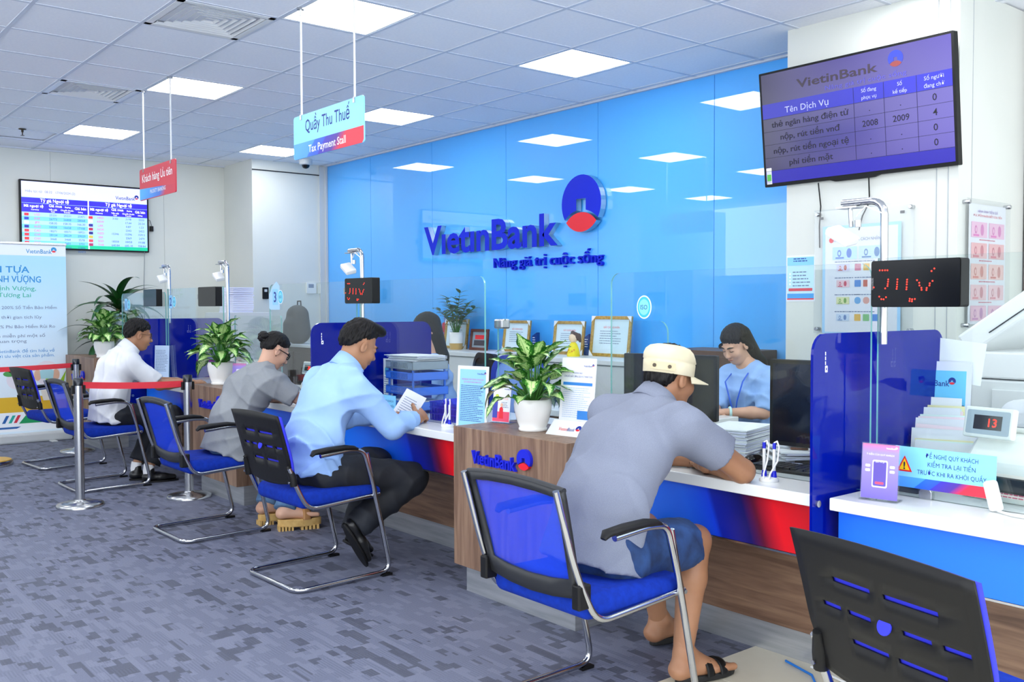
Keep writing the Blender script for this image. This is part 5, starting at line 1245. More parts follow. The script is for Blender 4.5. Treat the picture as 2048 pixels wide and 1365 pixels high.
nk = A3(J['neck']); tube_obj('lanyard', [nk + r * .06 + f * .03 + A3((0, 0, .0)), nk + r * .07 + f * .12 + A3((0, 0, -.09)), nk + r * .02 + f * .125 + A3((0, 0, -.22)), nk + r * .0 + f * .11 + A3((0, 0, -.3)), nk - r * .03 + f * .125 + A3((0, 0, -.2)), nk - r * .07 + f * .12 + A3((0, 0, -.08)), nk - r * .06 + f * .03], .006, mat('lanyard_blue', '1E5AD0', .6), P, 6, flat=.4)
w = A3(J['wrL']) + (A3(J['elL']) - A3(J['wrL'])) * .2; ax = N3(A3(J['elL']) - A3(J['wrL'])); u1 = N3(np.cross(ax, (0, 0, 1))); u2 = np.cross(ax, u1)
tube_obj('wrist_band', [w + (u1 * math.cos(2 * PI * k / 16) + u2 * math.sin(2 * PI * k / 16)) * .031 for k in range(16)], .008, mat('mint_band', 'BFE3E0', .5), P, closed=True)
staff('staff member with dark hair, pale blue shirt, half hidden behind the document trays', (-5.68, 3.98), (-5.73, 3.90, 1.245), (-.35, -.94), M_SKIN2, M_BSHIRT, 'long', 51, 1.9)
staff('staff member in white shirt cut off by the right edge of photo', (-1.42, 3.86), (-1.40, 3.75, 1.20), (-.15, -1), M_SKIN, M_WSHIRT, 'short', 61, .9, elR=(.24, .13, -.2), wrR=(.05, .33, -.19))
# ---------------------------------------------------------------- plants
def leaf_mat(name, edge, mid_, pale, spots=True):
    m = mat(name, edge, .35); tc = nd(m, 'ShaderNodeTexCoord'); sp = nd(m, 'ShaderNodeSeparateXYZ'); lk(m, tc.outputs['UV'], sp.inputs[0])
    du = math_n(m, 'ABSOLUTE', math_n(m, 'SUBTRACT', sp.outputs[0], .5))
    n = nd(m, 'ShaderNodeTexNoise'); n.inputs['Scale'].default_value = 9; n.inputs['Detail'].default_value = 6
    mp = nd(m, 'ShaderNodeMapping'); mp.inputs['Scale'].default_value = (1.3, 2.4, 1); lk(m, tc.outputs['UV'], mp.inputs[0]); oi = nd(m, 'ShaderNodeObjectInfo')
    ad = nd(m, 'ShaderNodeVectorMath', operation='ADD'); lk(m, mp.outputs[0], ad.inputs[0]); lk(m, oi.outputs['Random'], ad.inputs[1]); lk(m, ad.outputs[0], n.inputs['Vector'])
    f = math_n(m, 'ADD', math_n(m, 'MULTIPLY', n.outputs['Fac'], 1.1), math_n(m, 'MULTIPLY', du, -1.25 if spots else -.3))
    c = ramp(m, f, ((.10, edge), (.22, mid_), (.36, pale)) if spots else ((.2, edge), (.7, mid_)))
    rib = math_n(m, 'LESS_THAN', du, .025); lk(m, mix(m, math_n(m, 'MULTIPLY', rib, .6), c, mid_ if spots else pale), bsdf(m).inputs['Base Color'])
    bsdf(m).inputs['Subsurface Weight'].default_value = .0; return m
M_LEAFA = leaf_mat('variegated_leaf', '1F5A1A', '4F9A32', 'C9E59A'); M_LEAFD = leaf_mat('dark_strap_leaf', '0E2E12', '1F5A22', '2F6A2E', False); M_LEAFZ = leaf_mat('zz_leaf', '16401C', '2E6A2E', '4A8A40', False)
M_STEM = mat('green_stem', '3E7A2C', .5); M_SOIL = noisy('soil', '2A1E16', '3C2C20', 60, .95, bs=.5)
M_POT = mat('white_ceramic', 'F2F1EE', .15)
def leaf_mesh(name, L, Wd, droop, fold, mt, wave=0., n=8, tip=1.6):
    vs = []; uvs = []; fs = []; cols = (0, .25, .5, .75, 1)
    for i in range(n + 1):
        s = i / n; w = Wd * (math.sin(PI * min(1, s ** .8)) ** .75) * (1 - .35 * s ** tip) if 0 < s < 1 else .0008
        a = droop * s; y = L * (math.sin(a) / a * s if False else 0); 
        ys_, zs_ = 0., 0.
        for k in range(i): ys_ += L / n * math.cos(droop * (k + .5) / n); zs_ -= L / n * math.sin(droop * (k + .5) / n)
        for c in cols:
            x = (c - .5) * w; z = zs_ + abs(c - .5) * w * fold + wave * Wd * .18 * math.sin(s * 14 + c * 3) * (abs(c - .5) * 2); vs.append((x, ys_, z)); uvs.append((c, s))
    for i in range(n):
        for j in range(4): a = i * 5 + j; fs.append((a, a + 1, a + 6, a + 5))
    me = bpy.data.meshes.new(name); me.from_pydata(vs, [], fs); ul = me.uv_layers.new(name='UVMap')
    for lp in me.loops: ul.data[lp.index].uv = uvs[lp.vertex_index]
    me.polygons.foreach_set('use_smooth', [True] * len(fs)); me.materials.append(mt); me.update(); return me
def put_leaf(me, parent, p, yaw, pitch, roll=0., sc=1., name='leaf'):
    o = link(name, me, parent); o.location = p; o.rotation_euler = (Matrix.Rotation(yaw, 3, 'Z') @ Matrix.Rotation(pitch, 3, 'X') @ Matrix.Rotation(roll, 3, 'Y')).to_euler(); o.scale = (sc, sc, sc); return o
LA = [leaf_mesh('leaf', .135, .078, 1.0, .3, M_LEAFA, .5, 8, 3), leaf_mesh('leaf', .145, .074, 1.5, .25, M_LEAFA, .6, 8, 3), leaf_mesh('leaf', .12, .072, .5, .4, M_LEAFA, .4, 8, 3)]
def aglaonema(x, y, z, label, n, sc, seed, pot=1.):
    t = thing('potted_plant', label, 'plant', (x, y, z), 0, 'variegated plants in white pots on the cabinets'); rnd = random.Random(seed)
    pr = [(.062, 0), (.068, .004), (.068, .012), (.066, .016), (.064, .018), (.076, .05), (.087, .095), (.090, .125), (.087, .142), (.083, .150), (.079, .150), (.078, .135), (.07, .128)]
    MB().lathe([(a * pot, b * pot) for a, b in pr], 36).build('pot', M_POT, t)
    MB().lathe([(.073 * pot, .13 * pot), (.04 * pot, .137 * pot), (.001, .139 * pot)], 20).build('soil', M_SOIL, t)
    zr = .135 * pot
    for k in range(n):
        s = k / (n - 1); az = k * 2.39996 + rnd.uniform(-.3, .3); el = .15 + 1.35 * s ** .7 + rnd.uniform(-.12, .12)   # el: 0 up, large = outward
        hh = zr + (.165 - .13 * s + rnd.uniform(-.02, .02)) * sc; rr = (.02 + .07 * s + rnd.uniform(-.008, .012)) * sc
        p = Vector((rr * math.cos(az), rr * math.sin(az), hh)); b = Vector((.02 * math.cos(az), .02 * math.sin(az), zr))
        MB().tube([b, b.lerp(p, .5) + Vector((0, 0, .012)), p], .0035, 6, rs=[.006, .0042, .003]).build('stem', M_STEM, t)
        put_leaf(LA[k % 3], t, p, az - PI / 2, (PI / 2 - el) * .9 + rnd.uniform(-.15, .15), rnd.uniform(-.3, .3), sc * rnd.uniform(.85, 1.12))
aglaonema(-3.43, 2.93, .82, 'large variegated plant in white pot on the nearest cabinet', 50, 1.22, 3)
aglaonema(-7.06, 2.91, .82, 'variegated plant in white pot on the middle cabinet near the barrier', 48, 1.35, 8, 1.15)
aglaonema(-10.06, 2.93, .91, 'variegated plant in white pot on the far cabinet behind the man in white', 48, 1.35, 14, 1.1)
t = thing('dracaena', 'tall dark green strap-leaved plant behind the far cabinet at left', 'plant', (-10.93, 3.30, 0)); rnd = random.Random(5)
MB().lathe([(.11, 0), (.14, .02), (.15, .3), (.145, .31), (.13, .29)], 24).build('pot', mat('grey_planter', '6A6C6C', .6), t); MB().lathe([(.13, .28), (.001, .285)], 16).build('soil', M_SOIL, t)
for q, (sx, sy, zt) in enumerate(((.02, .03, 1.43), (-.02, -.06, 1.08))):
    MB().tube([(sx * .3, sy * .3, .28), (sx, sy, .8), (sx, sy, zt)], .025, 10, rs=[.03, .026, .022]).build('trunk', mat('cane', '8A7A58', .8), t)
    DL = [leaf_mesh('leaf', .62, .10, 1.6, .3, M_LEAFD, 0, 12), leaf_mesh('leaf', .56, .095, 2.1, .3, M_LEAFD, 0, 12), leaf_mesh('leaf', .48, .10, 1.0, .3, M_LEAFD, 0, 12)]
    for k in range(30):
        az = k * 2.39996 + q; s = k / 29; put_leaf(DL[k % 3], t, (sx, sy, zt - .10 * s + .02), az - PI / 2, 1.25 - 1.0 * s + rnd.uniform(-.15, .15), rnd.uniform(-.4, .4), rnd.uniform(.85, 1.08) * (.5 if math.cos(az) < -.3 else 1))
t = thing('zz_plant', 'small glossy green plant in white and gold pot on back shelf', 'plant', (-7.45, 5.40, 1.0)); rnd = random.Random(2)
MB().lathe([(.058, 0), (.066, .06)], 24).build('pot_base', mat('gold_ceramic', 'C9A45E', .35), t); MB().lathe([(.066, .0605), (.070, .165), (.064, .165), (.062, .15), (.001, .15)], 24).build('pot', M_POT, t)
ZL = leaf_mesh('leaf', .075, .034, .5, .2, M_LEAFZ, 0, 5)
for k in range(11):
    az = k * 2.4; sp = .05 + .13 * (k / 10); H_ = .36 - .16 * (k / 10) + rnd.uniform(-.03, .03)
    pts = [Vector((.02 * math.cos(az), .02 * math.sin(az), .15)), Vector((sp * .5 * math.cos(az), sp * .5 * math.sin(az), .15 + H_ * .6)), Vector((sp * math.cos(az) * 1.3, sp * math.sin(az) * 1.3, .15 + H_))]
    MB().tube(pts, .004, 6, rs=[.006, .004, .002]).build('stem', M_STEM, t)
    for j in range(7):
        s = .3 + .7 * j / 6; p = pts[0].lerp(pts[1], s * 2) if s < .5 else pts[1].lerp(pts[2], s * 2 - 1)
        for sd in (-1, 1): put_leaf(ZL, t, p, az - PI / 2 + sd * 1.1, .5 + rnd.uniform(-.3, .3), 0, rnd.uniform(1.1, 1.5))
# ---------------------------------------------------------------- things on the cabinets and desks
def holder(name, label, x, y, z, rz, w, h, m_sheet, lean=.12, foot=.07, frame_m=M_ACRYL, border=0.):
    t = thing(name, label, 'sign holder', (x, y, z), math.radians(rz)); F = frame((0, 0, .004), (1, 0, 0), (0, math.sin(lean), math.cos(lean)))
    plate('holder', F, w, h, -.004, 0, frame_m, t, .002, 0, h / 2); plate('sheet', F, w - .006 - border * 2, h - .006 - border * 2, 0, .0008, m_sheet, t, 0, 0, h / 2)
    MB().box((-w / 2, -.012, 0), (w / 2, foot, .004)).build('foot', frame_m, t); return t, F
t, F = holder('notice_stand', 'blue printed notice in white frame standing left of the nearest plant', -3.95, 2.955, ZD, 12, .21, .335, mat('sheet_sky', '8FC9F2', .5), .06, .08, M_WPLAST, .014)
letters(F, [('VIETINBANK TRÂN TRỌNG THÔNG BÁO', 0, .262, .008, 'c', .15), ('QUÝ KHÁCH HÀNG GIAO DỊCH', 0, .248, .008, 'c', .12)], mat('magenta_ink', 'C83A8A', .5), t)
lines_of(F, -.078, .232, .156, 20, .0095, .0032, M_NAVY, t, 2, .0016); brand(F, .03, .292, .009, t, d=.0012)
plate('blue_strip', F, .18, .012, .0008, .0014, mat('strip_blue', '2C8BE0', .5), t, 0, 0, .018)
t, F = holder('leaflet_stand', 'small acrylic stand with a loan leaflet showing a woman in red', -3.745, 2.985, .82, 14, .115, .205, M_PAPER, .12)
brand(F, .012, .165, .007, t, d=.0012); plate('pink_foot', F, .105, .05, .0008, .0012, mat('leaflet_pink', 'E8486A', .5), t, 0, 0, .03); plate('phone_print', F, .03, .085, .0012, .0016, mat('leaflet_navy', '3A3FA8', .5), t, .004, -.038, .065)
MB().prism([(-.012, .02), (.016, .02), (.012, .07), (.006, .078), (-.004, .078), (-.01, .07)], F, .0016, .002).build('printed_figure', M_RED, t); disc(F, .002, .088, .008, .010, .0016, .0021, MATS['hand_print'], t, 'printed_face')
letters(F, [('CHỈ TỪ 5,2%', .01, .115, .009, 'c', .06)], mat('orange_ink', 'F08A3A', .5), t); lines_of(F, 0, .10, .045, 4, .008, .003, M_INK, t, 7, .0016); disc(F, -.03, .13, .012, .012, .0012, .0016, mat('lime', 'C8D84A', .5), t, 'printed_badge')
t, F = holder('fee_table_stand', 'tall white table stand with printed fee table and brand foot right of plant', -3.20, 2.985, .82, 8, .20, .345, M_PAPER, .10, .06, M_WPLAST)
letters(F, [('THÔNG BÁO', 0, .272, .008, 'c', .05), ('CÔNG BỐ CHẤT LƯỢNG DỊCH VỤ THANH TOÁN', 0, .256, .0085, 'c', .165)], M_NAVY, t); brand(F, .03, .305, .009, t, d=.0012)
plate('table_head', F, .17, .014, .0008, .0014, mat('table_blue', '2F7FD0', .5), t, 0, 0, .226); lines_of(F, -.082, .205, .165, 15, .0095, .003, mat('pale_ink', 'A9C0E0', .6), t, 5, .0014); plate('table_box', F, .075, .04, .0014, .0018, MATS['table_blue'], t, 0, .045, .085)
plate('red_strip', F, .18, .004, .0008, .0014, mat('pink_strip', 'E07088', .5), t, 0, 0, .022)
Ff = frame((0, -.05, 0), (1, 0, 0), (0, .45, .9)); w_ = .225
MB().add([(-.112, -.075, 0), (.112, -.075, 0), (.112, .0, 0), (-.112, .0, 0), (-.112, -.012, .062), (.112, -.012, .062)], [(0, 1, 5, 4), (1, 2, 5), (0, 4, 3), (2, 3, 4, 5), (0, 3, 2, 1)]).build('brand_foot', M_WPLAST, t)
Fb = frame((0, -.075, 0), (1, 0, 0), (0, .063, .062)); letters(Fb, [('Vıetın', -.055, .028, .020, 'l', .052)], mat('red_pen', 'E0303A', .5), t); letters(Fb, [('Bank', -.002, .028, .020, 'l', .042)], M_NAVY, t); mark(Fb, .056, .047, .015, .001, .002, t)
# pens on stands
def pens(x, y, label, rz=0):
    t = thing('pen_stand', label, 'pen', (x, y, ZD), rz, 'pairs of white counter pens on coils'); b = MB().lathe([(.034, 0), (.036, .008), (.028, .016), (.02, .018)], 24).build('base', M_WPLAST, t)
    for s in (-1, 1):
        MB().lathe([(.011, .016), (.008, .04)], 12, 0, (s * .018, 0, 0)).build('socket', M_BBLUE, t)
        p = MB().tube([(s * .018, 0, .03), (s * .019, 0, .12)], .006, 10).build('pen', M_WPLAST, t); MB().tube([(s * .019, 0, .12), (s * .019, 0, .142)], .0063, 10).build('pen_cap', M_BBLUE, p); MB().tube([(s * .018, 0, .02), (s * .018, 0, .05)], .0058, 10).build('pen_tip', M_BBLUE, p)
        MB().tube([(s * .019, 0, .142), (s * .019 + .012, -.006, .15), (s * .019 + .022, -.012, .13), (s * .019 + .018, -.016, .08), (s * .012, -.026, .03), (s * .01, -.03, .012)], .0036, 6).build('coil_cord', M_WPLAST, p)
pens(-2.115, 2.945, 'pair of white pens on stand beside the elbow of the capped man', .3); pens(-4.20, 2.985, 'pair of white pens on stand beside the blue basket')
# money counters
def counter_machine(x, y, rz, label, sc=1., digits='13', cable=True):
    t = thing('money_counter', label, 'money counter', (x, y, ZD), math.radians(rz), 'grey banknote counting machines'); m = mat('machine_grey', 'DADCD6', .4)
    prof = [(-.15, .0), (.15, .0), (.155, .05), (.13, .11), (.075, .165), (.0, .19), (-.10, .19), (-.145, .15)]; Fm = frame((0, 0, 0), (0, -1, 0), (0, 0, 1))
    MB().prism([(a * sc, b * sc) for a, b in prof], Fm, -.14 * sc, .14 * sc).build('housing', m, t, bevel=.012 * sc)
    MB().box((-.1 * sc, -.165 * sc, .03 * sc), (.1 * sc, -.12 * sc, .075 * sc)).build('note_slot', M_BLACKG, t, bevel=.01)
    MB().box((-.09 * sc, -.02 * sc, .185 * sc), (.12 * sc, .09 * sc, .20 * sc)).build('hopper', MATS['machine_grey'], t, bevel=.006); MB().box((-.08 * sc, -.01 * sc, .199 * sc), (.1 * sc, .07 * sc, .203 * sc)).build('hopper_plate', mat('plate_grey', '8A9096', .3), t)
    c = Matrix.Translation((-.085 * sc, -.09 * sc, .215 * sc)) @ Matrix.Rotation(-.2, 4, 'X')
    d = MB().box((-.075 * sc, -.012, -.045 * sc), (.075 * sc, .016, .045 * sc), 0, c).build('display_head', m, t, bevel=.006)
    Fd = c @ front(0, -.0125, 0); plate('display_bezel', Fd, .13 * sc, .07 * sc, 0, .001, mat('bezel_grey', '9AA6AE', .4), d, .006); plate('display_window', Fd, .085 * sc, .042 * sc, .001, .0015, M_BLACKG, d)
    letters(Fd, [(digits, .015 * sc, -.012 * sc, .024 * sc, 'c')], M_LED, d, off=.002, bold=.01)
    Fs = front(0.02 * sc, -.151 * sc, .06 * sc)
    if cable: tube_obj('power_cable', [(-.1 * sc, .02, .20 * sc), (-.13 * sc, -.06, .18 * sc), (-.12 * sc, -.12, .08), (-.12 * sc, -.13, .006)], .004, M_BLACK, t)
    return t
mc = counter_machine(-1.36, 3.36, -6, 'large grey money counter reading 13 at the right edge', 1.15, '13', False)
Fs = frame((-.05, -.178, .028), (1, 0, 0), (0, .06, 1)); plate('maker_label', Fs, .13, .075, .0, .002, mat('label_cream', 'F3E6DA', .6), mc, .003, .07, .03); letters(Fs, [('VIỆT LINH', .07, .043, .010, 'c', .07)], M_RED, mc, off=.003); lines_of(Fs, .012, .03, .11, 5, .009, .004, MATS['poster_rose'], mc, 3, .003)
counter_machine(-6.08, 3.28, 4, 'grey money counter with red digits beside the woman in grey', 1.0, '20')
t = counter_machine(-7.52, 3.30, 0, 'grey machine on the desk beside the middle plant', 1.1, '', False)
# desk five: QR stand (code left out), warning placard, form rack, box, device
m = grad_mat('violet_print', ((0, '6A5AC0'), (.5, '8A7AD8'), (.85, '9A88D8'), (1, 'C86A98')), 2)
t, F = holder('payment_stand', 'small acrylic stand with violet payment poster on right desk', -1.665, 2.915, ZD, 10, .125, .185, m, .10, .05)
plate('phone_print', F, .05, .09, .0008, .0014, mat('violet_pale', 'E6DEF8', .5), t, .006, 0, .085); plate('phone_screen', F, .042, .08, .0014, .0018, mat('violet_deep', '5A48A8', .5), t, .004, 0, .085); plate('pink_button', F, .028, .008, .0018, .0022, mat('hot_pink', 'E8486A', .5), t, .003, 0, .055)
letters(F, [('Ý KIẾN CỦA QUÝ KHÁCH', 0, .145, .006, 'c', .09), ('QUÉT MÃ QR', 0, .122, .005, 'c', .03)], M_WINK, t, off=.0026); brand(F, .018, .168, .0055, t, m=M_WINK, d=.0012, m2=M_WINK)
for a, b in ((-.04, .11), (-.04, .095), (.04, .11), (.04, .095)): plate('printed_card', F, .016, .009, .0008, .0014, M_PAPER, t, .003, a, b)
t = thing('warning_placard', 'sky blue warning placard in Vietnamese leaning on the right glass screen', 'sign', (-1.515, 3.045, ZD + .035)); F = frame((0, 0, 0), (1, .02, 0), (0, .05, 1))
plate('board', F, .33, .135, -.002, .001, mat('placard_sky', '86D3F8', .4), t, 0, 0, .068); plate('band', F, .33, .035, .001, .0014, M_BAND, t, 0, 0, .018)
letters(F, [('ĐỀ NGHỊ QUÝ KHÁCH', .025, .105, .0145, 'c', .17), ('KIỂM TRA LẠI TIỀN', .025, .077, .0145, 'c', .155), ('TRƯỚC KHI RA KHỎI QUẦY', .025, .049, .0145, 'c', .225)], M_NAVY, t, off=.0018)
MB().prism([(-.158, .052), (-.105, .052), (-.132, .105)], F, .001, .0016).build('warning_triangle', M_RED, t); MB().prism([(-.150, .057), (-.113, .057), (-.132, .096)], F, .0016, .002).build('warning_field', mat('warning_yellow', 'FFCC00', .5), t); letters(F, [('!', -.132, .060, .024, 'c')], M_DINK, t, off=.0024, bold=.03)
t = thing('form_rack', 'clear rack of banking forms and leaflets behind the right partition', 'rack', (-1.74, 3.42, ZD), math.radians(8)); rnd = random.Random(3)
for k in range(6):
    y = -.14 + .052 * k; hh = .10 + .034 * k; xo = .09 - .03 * k
    MB().box((-.12 + xo, y - .003, 0), (.12 + xo, y, hh * .62)).build('rack_panel', M_ACRYL, t)
    for j in range(4):
        F = frame((xo + rnd.uniform(-.008, .008), y + .006 + .009 * j, .012), (1, rnd.uniform(-.03, .03), rnd.uniform(-.05, .05)), (0, .12, 1)); top = hh + rnd.uniform(-.006, .012) + .006 * j
        sh = plate('form_sheet', F, .205, top, 0, .0012, (M_PAPER, mat('paper_pink', 'F3DDE4', .8), mat('paper_mint', 'DDEFEA', .8), mat('paper_yellow', 'EDE8B8', .8))[(k + j) % 4 if j else 0], t, 0, 0, top / 2)
    lines_of(F.copy(), -.09, top - .03, .12, 2, .012, .004, M_INK, t, k, .0016)
F = frame((-.06, .155, .0), (1, .02, 0), (0, .1, 1)); plate('cover_sheet', F, .26, .43, -.004, 0, M_PAPER2, t, 0, 0, .215); plate('leaflet', F, .225, .30, .0, .0015, mat('leaflet_sky', '6CC4F0', .5), t, 0, .0, .245); plate('leaflet_photo', F, .20, .17, .0015, .002, mat('leaflet_photo_navy', '1C2A78', .5), t, 0, .01, .18)
brand(F, -.07, .335, .022, t, d=.0018); plate('white_sheet', frame((.0, .215, .34), (1, 0, -.12), (0, .05, 1)), .19, .16, 0, .001, M_PAPER, t, 0, 0, .09)
t = thing('dark_box', 'small dark blue box behind the violet payment stand', 'box', (-1.73, 3.17, ZD)); MB().box((-.09, -.05, 0), (.09, .05, .10)).build('carton', mat('navy_card', '141C38', .5), t, bevel=.003); MB().box((-.085, -.054, .02), (-.02, -.05, .07)).build('carton_label', M_PAPER, t)
t = thing('white_scanner', 'white handheld device standing against the right glass screen', 'device', (-1.335, 3.03, ZD), math.radians(-10)); M = Matrix.Rotation(-.28, 4, 'Y')
MB().box((-.022, -.012, 0.004), (.022, .012, .10), 0, M).build('body', M_WPLAST, t, bevel=.01); tube_obj('cable', [(.0, 0, .006), (.06, -.02, .005), (.2, .0, .005), (.4, .02, .005)], .004, M_WPLAST, t)
# trays, basket and papers on desk three
def tray(z, m, parent, w=.34, d=.25, h=.05):
    b = MB(); b.box((-w / 2, -d / 2, z), (w / 2, d / 2, z + .004)); b.box((-w / 2, -d / 2, z), (-w / 2 + .004, d / 2, z + h)); b.box((w / 2 - .004, -d / 2, z), (w / 2, d / 2, z + h)); b.box((-w / 2, d / 2 - .004, z), (w / 2, d / 2, z + h))
    for zz in (z, z + h - .008): b.box((-w / 2, -d / 2, zz), (w / 2, -d / 2 + .004, zz + .008))
    for k in range(14):
        x = -w * .3 + w * .6 * k / 13; M = Matrix.Translation((x, -d / 2 + .002, z + h / 2)) @ Matrix.Rotation(.45, 4, 'Y'); b.box((-.003, -.002, -h / 2), (.003, .002, h / 2), 0, M)
    for s in (-1, 1): b.box((s * w * .5 - (.06 if s > 0 else 0), -d / 2, z), (s * w * .5 + (.06 if s < 0 else 0), -d / 2 + .004, z + h))
    return b.build('tray', m, parent)
t = thing('document_trays', 'stack of blue and grey document trays behind glass, piled with papers', 'trays', (-4.97, 3.30, ZD), math.radians(-4)); MBT = mat('tray_blue', '3A74E0', .4)
for k, (z, m) in enumerate(((.02, MBT), (.11, MBT), (.20, MBT), (.265, mat('tray_grey', '8A98A6', .45)))): tray(z, m, t)
for sx in (-1, 1):
    for sy in (-1, 1): MB().box((sx * .15 - .005, sy * .11 - .005, 0), (sx * .15 + .005, sy * .11 + .005, .27)).build('tray_post', MBT, t)
def sheets(name, label, x, y, z, n, w, d, seed, rz=0, m=M_PAPER, th=.002, jit=.012, cat='papers', group=None):
    t = thing(name, label, cat, (x, y, z), math.radians(rz), group); rnd = random.Random(seed)
    for k in range(n):
        M = Matrix.Translation((rnd.uniform(-jit, jit), rnd.uniform(-jit, jit), th * k)) @ Matrix.Rotation(rnd.uniform(-.1, .1) * jit * 30, 4, 'Z')
        MB().box((-w / 2, -d / 2, 0), (w / 2, d / 2, th * .8), 0, M).build('sheet', m if k % 3 or m is not M_PAPER else M_PAPER2, t)
    return t
sheets('paper_pile', 'loose papers heaped on the top grey tray', -4.97, 3.30, ZD + .315, 9, .30, .22, 3, 4, M_PAPER, .004, .02)
sheets('paper_pile', 'papers lying in the lowest blue tray', -4.97, 3.295, ZD + .026, 8, .29, .21, 5, -4, M_PAPER, .006)
sheets('paper_pile', 'papers lying in the middle blue tray', -4.97, 3.295, ZD + .116, 5, .29, .21, 6, -4, M_PAPER, .006)
t = thing('magazine_file', 'white printed leaflet holder leaning left of the document trays', 'holder', (-5.17, 3.22, ZD), math.radians(-4)); F = front(0, 0, 0)
plate('sheet', F, .12, .32, 0, .003, M_PAPER, t, 0, 0, .16); plate('printed_patch', F, .08, .05, .003, .0034, mat('teal_patch', '4AA8C8', .5), t, .01, 0, .24); lines_of(F, -.05, .2, .1, 10, .014, .005, M_INK, t, 2, .0036)
t = thing('counter_placard', 'small sky blue placard behind the elbow of the man in blue', 'sign', (-4.88, 3.04, ZD)); F = front(0, 0, 0); plate('board', F, .16, .12, 0, .002, MATS['placard_sky'], t, 0, 0, .06); letters(F, [('QUÝ KHÁCH', .0, .08, .012, 'c', .11), ('KIỂM TRA TIỀN', .0, .05, .012, 'c', .12)], M_NAVY, t, off=.0026); MB().box((-.08, 0, 0), (.08, .04, .003)).build('foot', M_ACRYL, t)
t = thing('blue_basket', 'bright blue plastic basket beside the hand of man in blue', 'basket', (-4.42, 3.20, ZD), math.radians(3)); m = mat('basket_blue', '1A1FC8', .4); b = MB()
b.box((-.12, -.085, 0), (.12, .085, .004))
for z in (.035, .07, .1): b.box((-.128, -.092, z), (.128, -.088, z + .006)); b.box((-.128, .088, z), (.128, .092, z + .006)); b.box((-.128, -.092, z), (-.124, .092, z + .006)); b.box((.124, -.092, z), (.128, .092, z + .006))
for k in range(18):
    x = -.12 + .24 * k / 17
    for y in (-.088, .088): b.box((x - .0028, y - .002, 0), (x + .0028, y + .002, .1), 0, Matrix.Rotation(.0, 4, 'Y'))
for k in range(12):
    y = -.085 + .17 * k / 11
    for x in (-.124, .124): b.box((x - .002, y - .0028, 0), (x + .002, y + .0028, .1))
b.build('basket_body', m, t); MB().box((-.1, -.07, .004), (.1, .07, .085)).build('contents', mat('basket_dark', '10157A', .6), t)
for k in range(3):
    a = Matrix.Translation((-.03 + .03 * k, 0, .09)) @ Matrix.Rotation(.5 + .15 * k, 4, 'Y'); MB().box((-.04, -.05, 0), (.04, .05, .012), 0, a).build('stamp_pad', m, t, bevel=.003)
t = thing('held_paper', 'printed white sheet held in the hands of the man in blue', 'paper', (-4.56, 2.965, .835)); F = frame((0, 0, 0), (.95, -.1, -.16), (.05, .5, .82)); plate('sheet', F, .24, .17, 0, .0008, M_PAPER, t, 0, 0, .012); lines_of(F, -.085, .05, .165, 8, .014, .004, M_INK, t, 9, .0014)
# grey-man desk: monitors, keyboard, mouse, paper
def monitor(label, x, y, rz, w, h, z0, screen_m, back=False, group=None):
    t = thing('monitor', label, 'monitor', (x, y, ZD), math.radians(rz), group); F = front(0, 0, 0)
    MB().prism(rrect(w, h, .006, cy=z0 + h / 2), F, -.03, 0).build('case', M_BLACK, t, bevel=.004); plate('screen', F, w - .03, h - .035, 0, .001, screen_m, t, 0, 0, z0 + h / 2)
    MB().box((-.03, .02, .01), (.03, .05, z0 + .1)).build('neck', M_BLACK, t); MB().box((-.12, -.06, 0), (.12, .10, .012)).build('stand_base', M_BLACK, t, bevel=.004); return t
m = noisy('screen_reflection', '0A0E16', '14203A', 2.0, .06); t = monitor('large dark monitor behind glass between capped man and blue partition', -2.17, 3.42, 5, .54, .36, .06, m)
F = front(0, 0, 0); plate('maker_mark', F, .014, .014, .0, .0012, M_LGREY, t, 0, .02, .10); plate('maker_mark', F, .02, .006, .0, .0012, M_INK, t, 0, .045, .10)
m2 = noisy('screen_dim', '1C1A14', '3A362A', 3, .08); t = monitor('dark-framed monitor in front of the staff woman, beside the cap brim', -2.985, 3.38, 14, .48, .30, .12, m2)
def keyboard(label, x, y, z, rz):
    t = thing('keyboard', label, 'keyboard', (x, y, z), math.radians(rz)); MB().box((-.22, -.07, 0), (.22, .07, .014)).build('case', M_BLACK, t, bevel=.004); b = None
    for r in range(5):
        for k in range(15):
            if b is None: b = MB().box((-.0115, -.0105, 0), (.0115, .0105, .007)).build('key', mat('key_grey', '2A2C30', .5), t); o = b
            else: o = link('key', b.data, t)
            o.location = (-.203 + .029 * k, .05 - .025 * r, .014)
keyboard('black keyboard on white desk under the large dark monitor', -2.12, 3.20, ZD, 4)
t = thing('computer_mouse', 'black computer mouse beside the pens on the white desk', 'mouse', (-2.40, 3.235, ZD)); S = Sdf((-.05, -.08, -.01), (.05, .08, .06), .004); S.ell((0, 0, .008), (.032, .056, .032)); S.plane((0, 0, .001), (0, 0, -1), .002); sdf_obj('mouse_body', [S], M_BLACKG, t); MB().box((-.003, .015, .034), (.003, .035, .041)).build('wheel', M_GREYP, t)
sheets('paper_pile', 'thick stack of white forms beside the shoulder of the capped man', -2.62, 3.42, ZD, 24, .21, .30, 12, 14, M_PAPER, .005, .006)
sheets('paper_pile', 'loose sheets and folders lying before the paper stack on the desk', -2.36, 3.50, ZD, 8, .24, .32, 15, 50, M_PAPER, .006, .02)
t = thing('phone', 'brown phone lying on the loose sheets', 'phone', (-2.35, 3.47, ZD + .048), math.radians(40)); MB().box((-.036, -.075, 0), (.036, .075, .009)).build('body', mat('brown_phone', '6A4432', .3), t, bevel=.004); plate('camera_bump', frame((0, 0, .009), (1, 0, 0), (0, 1, 0)), .025, .03, 0, .002, M_BLACKG, t, .004, -.015, .05)
